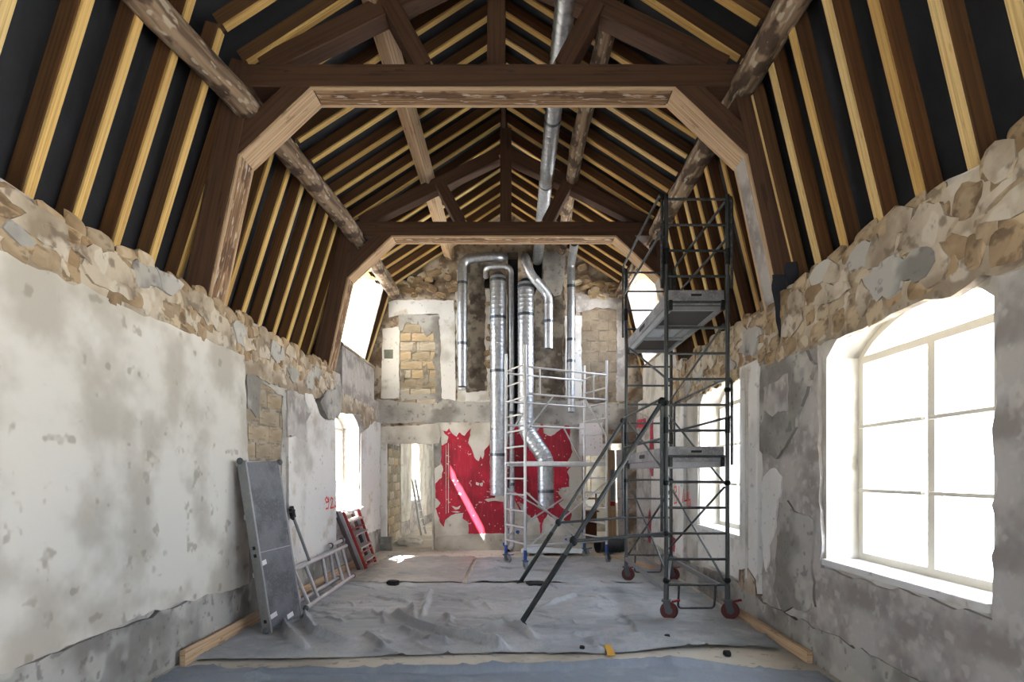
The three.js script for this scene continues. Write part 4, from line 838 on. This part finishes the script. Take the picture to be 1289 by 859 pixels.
function sheet(name, x0, x1, near, far, step, folds, text, base, m = M.sheet, roll = 0) {
  const nx = Math.round((x1 - x0) / step), nz = Math.round((far((x0 + x1) / 2) - near((x0 + x1) / 2)) / step), pos = [], uv = [], idx = [];
  for (let j = 0; j <= nz; j++) for (let i = 0; i <= nx; i++) {
    const x = x0 + (x1 - x0) * i / nx, n = near(x), f = far(x), Z = n + (f - n) * j / nz;
    const w1 = noise3(x * 1.3, Z * 1.5, 4, 61), w2 = noise3(x * 4.1 + w1 * 2, Z * 5.2, 5, 62), w3 = noise3(x * 11 + w1 * 5, Z * 13, 6, 63);
    let h = base + 0.02 * w1 + 0.022 * Math.pow(Math.abs(w2 - 0.5) * 2, 2) + 0.008 * w3;
    const cr = Math.abs(noise3(x * 2.2 + Z * 0.7, Z * 2.6, 8, 64) - 0.5); h += 0.022 * Math.exp(-((cr / 0.03) ** 2)) * sm(0.4, 0.65, w1);
    const c2 = Math.abs(noise3(x * 3.4 - Z * 1.6 + w1 * 3, Z * 4.4 + w1 * 2, 8, 68) - 0.5), c3 = Math.abs(noise3(x * 1.5 + Z * 2.2, Z * 1.2 - x * 1.1 + w1 * 2, 9, 69) - 0.5); h += 0.014 * Math.exp(-((c2 / 0.035) ** 1.4)) * sm(0.5, 0.3, w1) + 0.02 * Math.exp(-((c3 / 0.018) ** 1.4)) * sm(0.35, 0.6, w2);
    for (const q of folds) { const [d, t, s] = segDist(x + (w3 - 0.5) * 0.015, Z + (w2 - 0.5) * 0.03, q.line); if (d < q.w * 4) { const ww = (s > 0 ? q.w * 0.36 : q.w * 0.75), e = Math.exp(-((d / ww) ** 1.6)); h += q.h * 1.35 * e * sm(0, 0.14, t) * (q.open ? 0.8 : sm(1, 0.8, t)) * (0.75 + 0.5 * w2); } }
    const edge = Math.min(i, nx - i, j, nz - j); if (edge < 1) h = Math.max(0.004, h - base * 0.7 * (j > 0 ? 1 : 0.3));
    if (roll) h += roll * Math.exp(-(((Z - n) / 0.05) ** 2)) * sm(0.35, 0.75, noise3(x * 1.1, 3, 2, 66));
    pos.push(x, h, -Z); uv.push(x, Z);
  }
  for (let j = 0; j < nz; j++) for (let i = 0; i < nx; i++) { const a = j * (nx + 1) + i; idx.push(a, a + 1, a + nx + 1, a + 1, a + nx + 2, a + nx + 1); }
  const g = new THREE.BufferGeometry(); g.setAttribute('position', new THREE.Float32BufferAttribute(pos, 3)); g.setAttribute('uv', new THREE.Float32BufferAttribute(uv, 2)); g.setIndex(idx); g.computeVertexNormals();
  return solid(name, g, m, text, 'floor sheet');
}
const lineZ = (pts) => { const q = pts.map(([a, b]) => { const p = onFloor(a, b); return [p.x, -p.z]; }); return (x) => { for (let i = 1; i < q.length; i++) if (x <= q[i][0] || i === q.length - 1) { const t = (x - q[i - 1][0]) / (q[i][0] - q[i - 1][0]); return q[i - 1][1] + (q[i][1] - q[i - 1][1]) * t; } }; };
const fa = (p) => p.map(([u, v]) => [289 + u / 3.571, 700 + v / 3.571]), fb = (p) => p.map(([u, v]) => [640 + u / 3.58, 680 + v / 3.58]);
const wob = (f, a, s) => (x) => f(x) + (noise3(x * 1.4, s, 3, 71) - 0.5) * a + (noise3(x * 6, s, 3, 72) - 0.5) * a * 0.3;
const folds = [
  { ...fold(fa([[730, 262], [780, 295], [830, 320], [960, 360], [1100, 395], [1215, 428]]), 0.085, 0.075), open: true }, fold(fa([[755, 325], [850, 375], [950, 397], [1040, 405]]), 0.04, 0.06),
  { ...fold(fa([[955, 320], [1010, 350], [1110, 385], [1205, 415]]), 0.05, 0.06), open: true }, fold(fa([[830, 305], [832, 260], [822, 220]]), 0.05, 0.05), fold(fa([[862, 290], [885, 240], [908, 155]]), 0.055, 0.05),
  fold(fa([[335, 262], [345, 310], [385, 362], [480, 392], [600, 405]]), 0.055, 0.06), fold(fa([[235, 310], [265, 365], [350, 440]]), 0.06, 0.06), fold(fa([[600, 362], [650, 392], [700, 440]]), 0.05, 0.06), fold(fa([[640, 365], [690, 400], [740, 415]]), 0.03, 0.05),
  fold(fa([[530, 275], [600, 270], [640, 266], [705, 292]]), 0.026, 0.05), fold(fa([[585, 222], [650, 214]]), 0.02, 0.04), fold(fa([[655, 190], [720, 208], [820, 220]]), 0.03, 0.045), fold(fa([[930, 205], [1050, 213], [1120, 255]]), 0.03, 0.05), fold(fa([[1015, 172], [1110, 198], [1185, 265]]), 0.026, 0.05),
  fold(fa([[1080, 360], [1160, 325], [1280, 285]]), 0.022, 0.05), fold(fa([[700, 250], [690, 290], [700, 320]]), 0.025, 0.04), fold(fa([[960, 270], [990, 290], [985, 320]]), 0.035, 0.045),
  fold(fb([[120, 322], [250, 275], [380, 240], [520, 248], [660, 280]]), 0.024, 0.05), fold(fb([[140, 388], [330, 378], [500, 370], [690, 352]]), 0.022, 0.045), fold(fb([[0, 390], [80, 420], [125, 470]]), 0.03, 0.06), fold(fb([[90, 402], [250, 415], [420, 410]]), 0.018, 0.04), fold(fb([[300, 322], [420, 310], [560, 318]]), 0.016, 0.04), fold(fb([[700, 290], [860, 260], [960, 250]]), 0.018, 0.05), fold(fb([[560, 205], [800, 190]]), 0.018, 0.04), fold(fb([[60, 250], [200, 215], [330, 205], [470, 208]]), 0.026, 0.05), fold(fb([[180, 300], [300, 262], [420, 268]]), 0.024, 0.05), fold(fb([[250, 440], [420, 432], [600, 440], [760, 425]]), 0.026, 0.05), fold(fb([[480, 340], [560, 380], [590, 440]]), 0.026, 0.05), fold(fb([[730, 380], [860, 395], [1000, 385]]), 0.022, 0.05), fold(fb([[330, 460], [480, 470], [560, 490]]), 0.026, 0.05), fold(fb([[800, 420], [930, 440], [1050, 430]]), 0.024, 0.05), fold(fb([[30, 300], [110, 280], [160, 240]]), 0.028, 0.05),
];
sheet('floor_sheet', -2.86, 2.5, wob(lineZ([[289, 833], [420, 831], [560, 826], [640, 824], [770, 825], [860, 818], [920, 817], [1000, 822]]), 0.03, 1), wob(() => 8.52, 0.06, 2), 0.02, folds, 'wrinkled grey protective sheet under the tall tower and leaning frames', 0.006);
const far = [fold([[655, 706], [720, 700], [790, 703]], 0.03, 0.05), fold([[560, 708], [640, 712], [770, 706]], 0.02, 0.05), fold([[600, 722], [650, 717], [720, 712]], 0.025, 0.05), fold([[665, 738], [720, 728], [800, 722]], 0.022, 0.05), fold([[615, 716], [640, 722], [660, 730]], 0.03, 0.05), fold([[690, 716], [760, 714], [830, 720]], 0.02, 0.05)];
sheet('floor_sheet', -0.75, 2.5, wob(() => 8.62, 0.06, 4), wob(() => 11.2, 0.12, 5), 0.035, far, 'grey protective sheet under the low aluminium tower', 0.006);
sheet('floor_sheet', -2.55, -0.82, wob(() => 8.66, 0.04, 6), wob(() => 11.4, 0.1, 7), 0.04, [fold([[560, 712], [600, 722], [630, 730]], 0.02, 0.05)], 'pale dusty protective sheet in front of the left-open doorway'.replace('left-open', 'open'), 0.004, tinted(M.sheet, '#fff4e6'));
sheet('floor_sheet', -2.86, 2.5, () => 2.4, wob(lineZ([[289, 845], [420, 849], [560, 846], [640, 842], [760, 838], [845, 836], [900, 840], [1000, 846]]), 0.03, 9), 0.035, [{ ...fold([[280, 851], [420, 853], [560, 850], [680, 846], [800, 840], [870, 842], [1000, 850]], 0.05, 0.06) }, fold([[300, 857], [450, 858], [560, 856]], 0.03, 0.05)], 'bluish grey protective sheet along the bare concrete strip', 0.006, tinted(M.sheet, '#dfe6f0'));

// white film and boards along the foot of the end wall
{ const g = new THREE.PlaneGeometry(1.4, 0.8, 44, 24), p = g.attributes.position; g.rotateX(-Math.PI / 2);
  for (let i = 0; i < p.count; i++) p.setY(i, 0.03 + 0.07 * Math.pow(noise3(p.getX(i) * 4, p.getZ(i) * 5, 1, 81), 2) + 0.02 * noise3(p.getX(i) * 14, p.getZ(i) * 14, 1, 82));
  g.translate(0.8, 0, -11.85); g.computeVertexNormals();
  solid('plastic_film', g, plain('#d7e2ea', 0.35), 'crumpled white plastic film along the foot of the red wall', 'plastic'); }
{ const o = thing('plank', 'loose pine plank lying near the end doorway behind the tower', 'plank'); bar('board', o, V(1.75, 0.03, -11.6), V(2.35, 0.03, -9.9), 0.16, 0.03, M.soffit, V(0, 1, 0)); settle(o); }
// battens along the wall feet
{ const o = thing('timber_batten', 'pine batten laid along the wall behind leaning frames', 'batten'); bar('batten', o, V(-2.86, 0.07, -4.9), V(-2.86, 0.07, -11.4), 0.045, 0.14, M.soffit, V(0, 1, 0), 0.006); settle(o); }
{ const o = thing('timber_batten', 'pine batten on edge at the foot of the stained wall', 'batten'); bar('batten', o, V(2.54, 0.06, -4.95), V(2.54, 0.06, -6.7), 0.05, 0.1, M.soffit, V(0, 1, 0), 0.006); settle(o); }

// ------------------------------------------------------------------ things leaning on the wall
{ const o = thing('scaffold_deck', 'dusty grey scaffold deck leaning upright against the wall', 'scaffold deck');
  const b0 = onFloor(334, 800), b1 = onFloor(370, 786); b0.y = 0.02; b1.y = 0.02;
  const along = b1.clone().sub(b0).setY(0).normalize(), w = 0.6, top = V(-2.70, 1.74, 0), rise = V(top.x - b1.x, top.y, 0.02).normalize(), nrm = along.clone().cross(rise).normalize(); if (nrm.x < 0) nrm.multiplyScalar(-1);
  const P = (a, h, n = 0) => b0.clone().addScaledVector(along, a).addScaledVector(rise, h).addScaledVector(nrm, n), len = 1.78;
  bar('deck_panel', o, P(w / 2, 0.03), P(w / 2, len), w - 0.02, 0.014, tinted(M.deck, '#b4b5b8'), nrm, 0.002);
  bar('side_beam', o, P(0.012, 0, 0.02), P(0.012, len, 0.02), 0.025, 0.11, tinted(M.alu, '#b4b5b4'), nrm, 0.004);
  bar('side_beam', o, P(w - 0.012, 0, -0.035), P(w - 0.012, len, -0.035), 0.025, 0.09, tinted(M.alu, '#b4b5b4'), nrm, 0.004);
  for (const h of [0.02, 0.6, 1.2, len - 0.02]) bar('cross_beam', o, P(0.02, h, -0.04), P(w - 0.02, h, -0.04), 0.05, 0.05, M.alu, nrm, 0.004);
  for (const [a, h] of [[0.0, 0.02], [w, 0.02], [w, len], [0, len]]) { const k = mesh('corner_hook', new THREE.SphereGeometry(0.035, 12, 8), M.castorSteel, o); k.scale.set(1, 1, 0.7); k.position.copy(P(a, h, 0.01)); }
  for (const h of [0.78, 0.86, 0.1]) bar('slot', o, P(-0.001, h, 0.02), P(-0.001, h + 0.035, 0.02), 0.004, 0.035, M.black, nrm, 0.001);
  bar('seam', o, P(0.03, 0.82, 0.008), P(w - 0.03, 0.84, 0.008), 0.008, 0.004, tinted(M.alu, '#c8c8c8'), nrm, 0.001);
  for (const [a, h] of [[0.1, 0.14], [0.35, 0.08], [0.06, 0.7]]) bar('tape_scrap', o, P(a, h, 0.009), P(a + 0.1, h + 0.02, 0.009), 0.05, 0.003, M.board, nrm, 0.001);
  settle(o); }
function railFrame(text, a, b, c, d, r) {                      // a,b: lower tube ends, c,d: upper tube ends
  const o = thing('guardrail_frame', text, 'scaffold frame'), T = M.alu;
  tube('long_tube', o, a, b, r, T, 12); tube('long_tube', o, c, d, r, T, 12);
  for (const t of [0.06, 0.22, 0.74, 0.9]) tube('cross_tube', o, a.clone().lerp(b, t), c.clone().lerp(d, t), r * 0.85, T, 10);
  for (const p of [a, b]) { const k = mesh('end_plug', new THREE.SphereGeometry(r * 1.25, 12, 8), M.castorSteel, o); k.position.copy(p); }
  return settle(o);
}
railFrame('aluminium guardrail frame resting on the sheet, outermost of the leaning pair', onFloor(385, 766, 0.06), onFloor(445, 725, 0.06), V(-2.78, 0.45, -7.0), V(-2.78, 0.48, -9.35), 0.028);
railFrame('aluminium guardrail frame tucked behind another, close against the wall', V(-2.68, 0.07, -6.65), V(-2.71, 0.07, -8.7), V(-2.86, 0.42, -6.75), V(-2.86, 0.46, -9.0), 0.027);
{ const o = thing('scaffold_stay', 'grey scaffold stay with black clamp head propped against white plaster', 'scaffold part'), T = tinted(M.alu, '#b4b8b8');
  const a = V(-2.76, 0.5, -7.62), b = V(-2.86, 1.16, -7.28); tube('stay_tube', o, a, b, 0.019, T, 10);
  for (const [dx, dy, dz, w, h] of [[0, 0.02, 0, 0.075, 0.05], [0.015, -0.035, 0.04, 0.05, 0.04], [0.01, -0.03, -0.045, 0.045, 0.035]]) { const q = b.clone().add(V(dx, dy, dz)); bar('clamp_head', o, q.clone().add(V(0, -0.035, -0.02)), q.clone().add(V(0, 0.045, 0.02)), w, h, M.black, V(1, 0, 0), 0.01); }
  tube('clamp_bolt', o, b.clone().add(V(0.02, 0.03, -0.02)), b.clone().add(V(0.05, -0.08, 0.09)), 0.018, M.black, 8);
  settle(o); }
for (const [t, a, b] of [['short silver tube with bolts lying on the leaning frames', V(-2.82, 0.56, -8.6), V(-2.84, 0.57, -9.4)], ['silver tube lying on the frames beside the leaning deck', V(-2.82, 0.54, -6.7), V(-2.84, 0.55, -7.2)]]) {
  const o = thing('scaffold_tube', t, 'tube'); tube('tube_body', o, a, b, 0.03, M.alu, 12); for (const p of [a.clone().lerp(b, 0.12), a.clone().lerp(b, 0.85)]) { const k = mesh('coupler', new THREE.SphereGeometry(0.045, 10, 8), M.castorSteel, o); k.position.copy(p); } settle(o); }
{ const o = thing('folding_trestle', 'red-sided folding step trestle leaning under the arched window', 'trestle');
  const bl = V(-2.60, 0.02, -9.88), brr = V(-2.62, 0.02, -10.62), tl = V(-2.86, 1.02, -9.42), tr = V(-2.86, 1.05, -10.28);
  for (const [off2, m1] of [[0, M.trestleRed], [-0.07, M.alu], [-0.14, tinted(M.alu, '#8e7f7c')]]) {
    const d = V(off2 * 0.6, 0.03 * (off2 ? 1 : 0), -off2 * 0.9);
    for (const [p, q] of [[bl, tl], [brr, tr]]) bar('side_rail', o, p.clone().add(d).setY(0.02), q.clone().add(d), 0.03, 0.06, m1, V(1, 0.2, 0), 0.004);
  }
  for (const t of [0.14, 0.37, 0.6, 0.83]) bar('tread', o, bl.clone().lerp(tl, t), brr.clone().lerp(tr, t), 0.13, 0.03, M.tread, V(0.15, 1, 0.1), 0.004);
  for (const t of [0.06, 0.28, 0.7]) tube('crossbar', o, bl.clone().lerp(tl, t).add(V(0.03, 0, 0)), brr.clone().lerp(tr, t).add(V(0.03, 0, 0)), 0.014, M.trestleRed, 8);
  bar('top_plate', o, tl.clone().add(V(0.02, 0.02, 0)), tr.clone().add(V(0.02, 0.02, 0)), 0.2, 0.02, tinted(M.alu, '#ffffff'), V(0.2, 1, 0), 0.004);
  settle(o); }
// small things on the floor
function lump(name, p, sx, sy, sz, m, text, cat, k = 0) { const g = stoneShapes[k].clone(); g.scale(sx, sy, sz); g.computeBoundingBox(); g.translate(p.x, p.y - g.boundingBox.min.y, p.z); return solid(name, g, m, text, cat); }
lump('rag', onFloor(495, 737, 0.02), 0.17, 0.07, 0.12, M.black, 'black rag on the sheet in front of the doorway', 'rag', 2);
lump('rubber_pad', onFloor(674, 737, 0.02), 0.3, 0.05, 0.2, M.black, 'flat black pad beside the far outrigger foot', 'pad', 4);
lump('mortar_crumb', onFloor(915, 826, 0.004), 0.07, 0.05, 0.06, plain('#2c2a2a', 0.9), 'dark crumb of mortar on the bare concrete strip', 'rubble', 1);
lump('mortar_crumb', onFloor(733, 818, 0.02), 0.05, 0.035, 0.04, plain('#2c2a2a', 0.9), 'dark crumb on the sheet beside the yellow tape', 'rubble', 3);
lump('mortar_crumb', onFloor(840, 803, 0.02), 0.05, 0.03, 0.04, plain('#2c2a2a', 0.9), 'dark crumb on the sheet in front of the tower castor', 'rubble', 5);
{ const o = thing('adhesive_tape', 'strip of yellow tape stuck over the sheet edge', 'tape'), a = onFloor(765, 812, 0.028), b = onFloor(770, 825.5, 0.024); bar('tape_strip', o, a, b, 0.07, 0.004, plain('#d9a53a', 0.6), V(0, 1, 0), 0.001); settle(o); }
// room beyond, seen through the doorways
{ const g = new THREE.SphereGeometry(0.5, 40, 24), p = g.attributes.position; for (let i = 0; i < p.count; i++) { const v = V(p.getX(i), p.getY(i), p.getZ(i)), f = 0.55 + 0.6 * noise3(v.x * 5 + 3, v.y * 5, v.z * 5, 91) + 0.35 * Math.abs(noise3(v.x * 13, v.y * 13, v.z * 13, 92) - 0.5); p.setXYZ(i, v.x * f, Math.max(-0.2, v.y * f), v.z * f); } g.scale(0.6, 0.26, 0.7); g.computeVertexNormals(); g.translate(-2.5, 0.055, -13.4); solid('rubble_sack', g, plain('#d8d4ca', 0.8), 'pale crumpled sack on the floor inside the open doorway', 'sack'); }
{ const o = thing('ladder', 'pale aluminium ladder leaning by the window of the room beyond', 'ladder'); const a = V(-2.55, 0, -15.35), b = V(-2.8, 1.5, -15.35), c = V(-2.5, 0, -15.8), d = V(-2.8, 1.5, -15.8); bar('stile', o, a, b, 0.03, 0.06, M.alu, V(1, 0, 0)); bar('stile', o, c, d, 0.03, 0.06, M.alu, V(1, 0, 0)); for (let i = 1; i < 7; i++) tube('rung', o, a.clone().lerp(b, i / 7), c.clone().lerp(d, i / 7), 0.014, M.alu, 8); settle(o); }
for (const [t, x0, x1, y, z, m] of [['tall wooden board with a blue smear leaning inside the store doorway', 2.06, 2.27, 2.2, -13.2, M.soffit], ['white panel leaning inside the store doorway beside the wooden board', 2.29, 2.46, 2.2, -13.1, M.board]]) {
  const o = thing('leaning_board', t, 'board', undefined); bar('board', o, V((x0 + x1) / 2, 0, z + 0.25), V((x0 + x1) / 2, y, z), x1 - x0, 0.03, m, V(0, 0, 1), 0.003);
  if (m === M.soffit) { bar('blue_smear', o, V(2.2, 1.05, z + 0.151), V(2.2, 1.75, z + 0.07), 0.08, 0.006, plain('#7f8c9a', 0.8), V(0, 0, 1), 0.001); bar('red_smear', o, V(2.19, 0.92, z + 0.166), V(2.2, 1.02, z + 0.155), 0.1, 0.006, M.red, V(0, 0, 1), 0.001); }
  settle(o); }
{ const o = thing('shelf_rack', 'brown wooden rack with poles in the store doorway', 'rack'), W = plain('#6b4329', 0.8); for (const y of [0.12, 0.75, 1.05]) box('shelf_board', o, 1.25, 1.95, y, y + 0.03, -13.9, -13.45, W, 0.003); for (const x of [1.25, 1.91]) box('rack_post', o, x, x + 0.04, 0, 1.2, -13.9, -13.86, W, 0.003); box('back_panel', o, 1.29, 1.91, 0.15, 0.75, -13.9, -13.88, W, 0.002); settle(o);
  for (const [i, x] of [1.62, 1.7, 1.78].entries()) { const q = thing('wooden_pole', ['wooden pole on the brown rack, next to the leaning boards', 'wooden pole in the middle of three on the brown rack', 'wooden pole leaning above the tan bucket'][2 - i], 'pole', 'poles on the rack'); tube('pole_body', q, V(x, 1.085, -13.6), V(x - 0.1 + i * 0.05, 2.1, -13.75), 0.014, M.pine, 8); settle(q); } }
{ const g = new THREE.LatheGeometry([[0, 0], [0.085, 0], [0.11, 0.22], [0.116, 0.22], [0.116, 0.235], [0.104, 0.235], [0.08, 0.01]].map(([a, b]) => new THREE.Vector2(a, b)), 24); g.translate(1.45, 0.782, -13.66); solid('bucket', g, plain('#d9b87c', 0.6), 'small tan bucket on the brown rack', 'bucket'); }
{ const o = thing('duct_offcut', 'short piece of large spiral duct lying on the floor behind outrigger', 'duct'); const a = at(752, 671, 11.7), b = at(784, 670, 11.9); a.y = b.y = 0.19; mesh('duct_pipe', sweep([a, b], 0.16, 28, 0.09, 0.007), tinted(M.galv, '#7f8488'), o); mesh('duct_lining', sweep([a, b], 0.154, 24), M.black, o); settle(o); }

scene.traverse((o) => { if (o.isMesh) { o.castShadow = true; o.receiveShadow = true; } });
renderer.render(scene, camera);
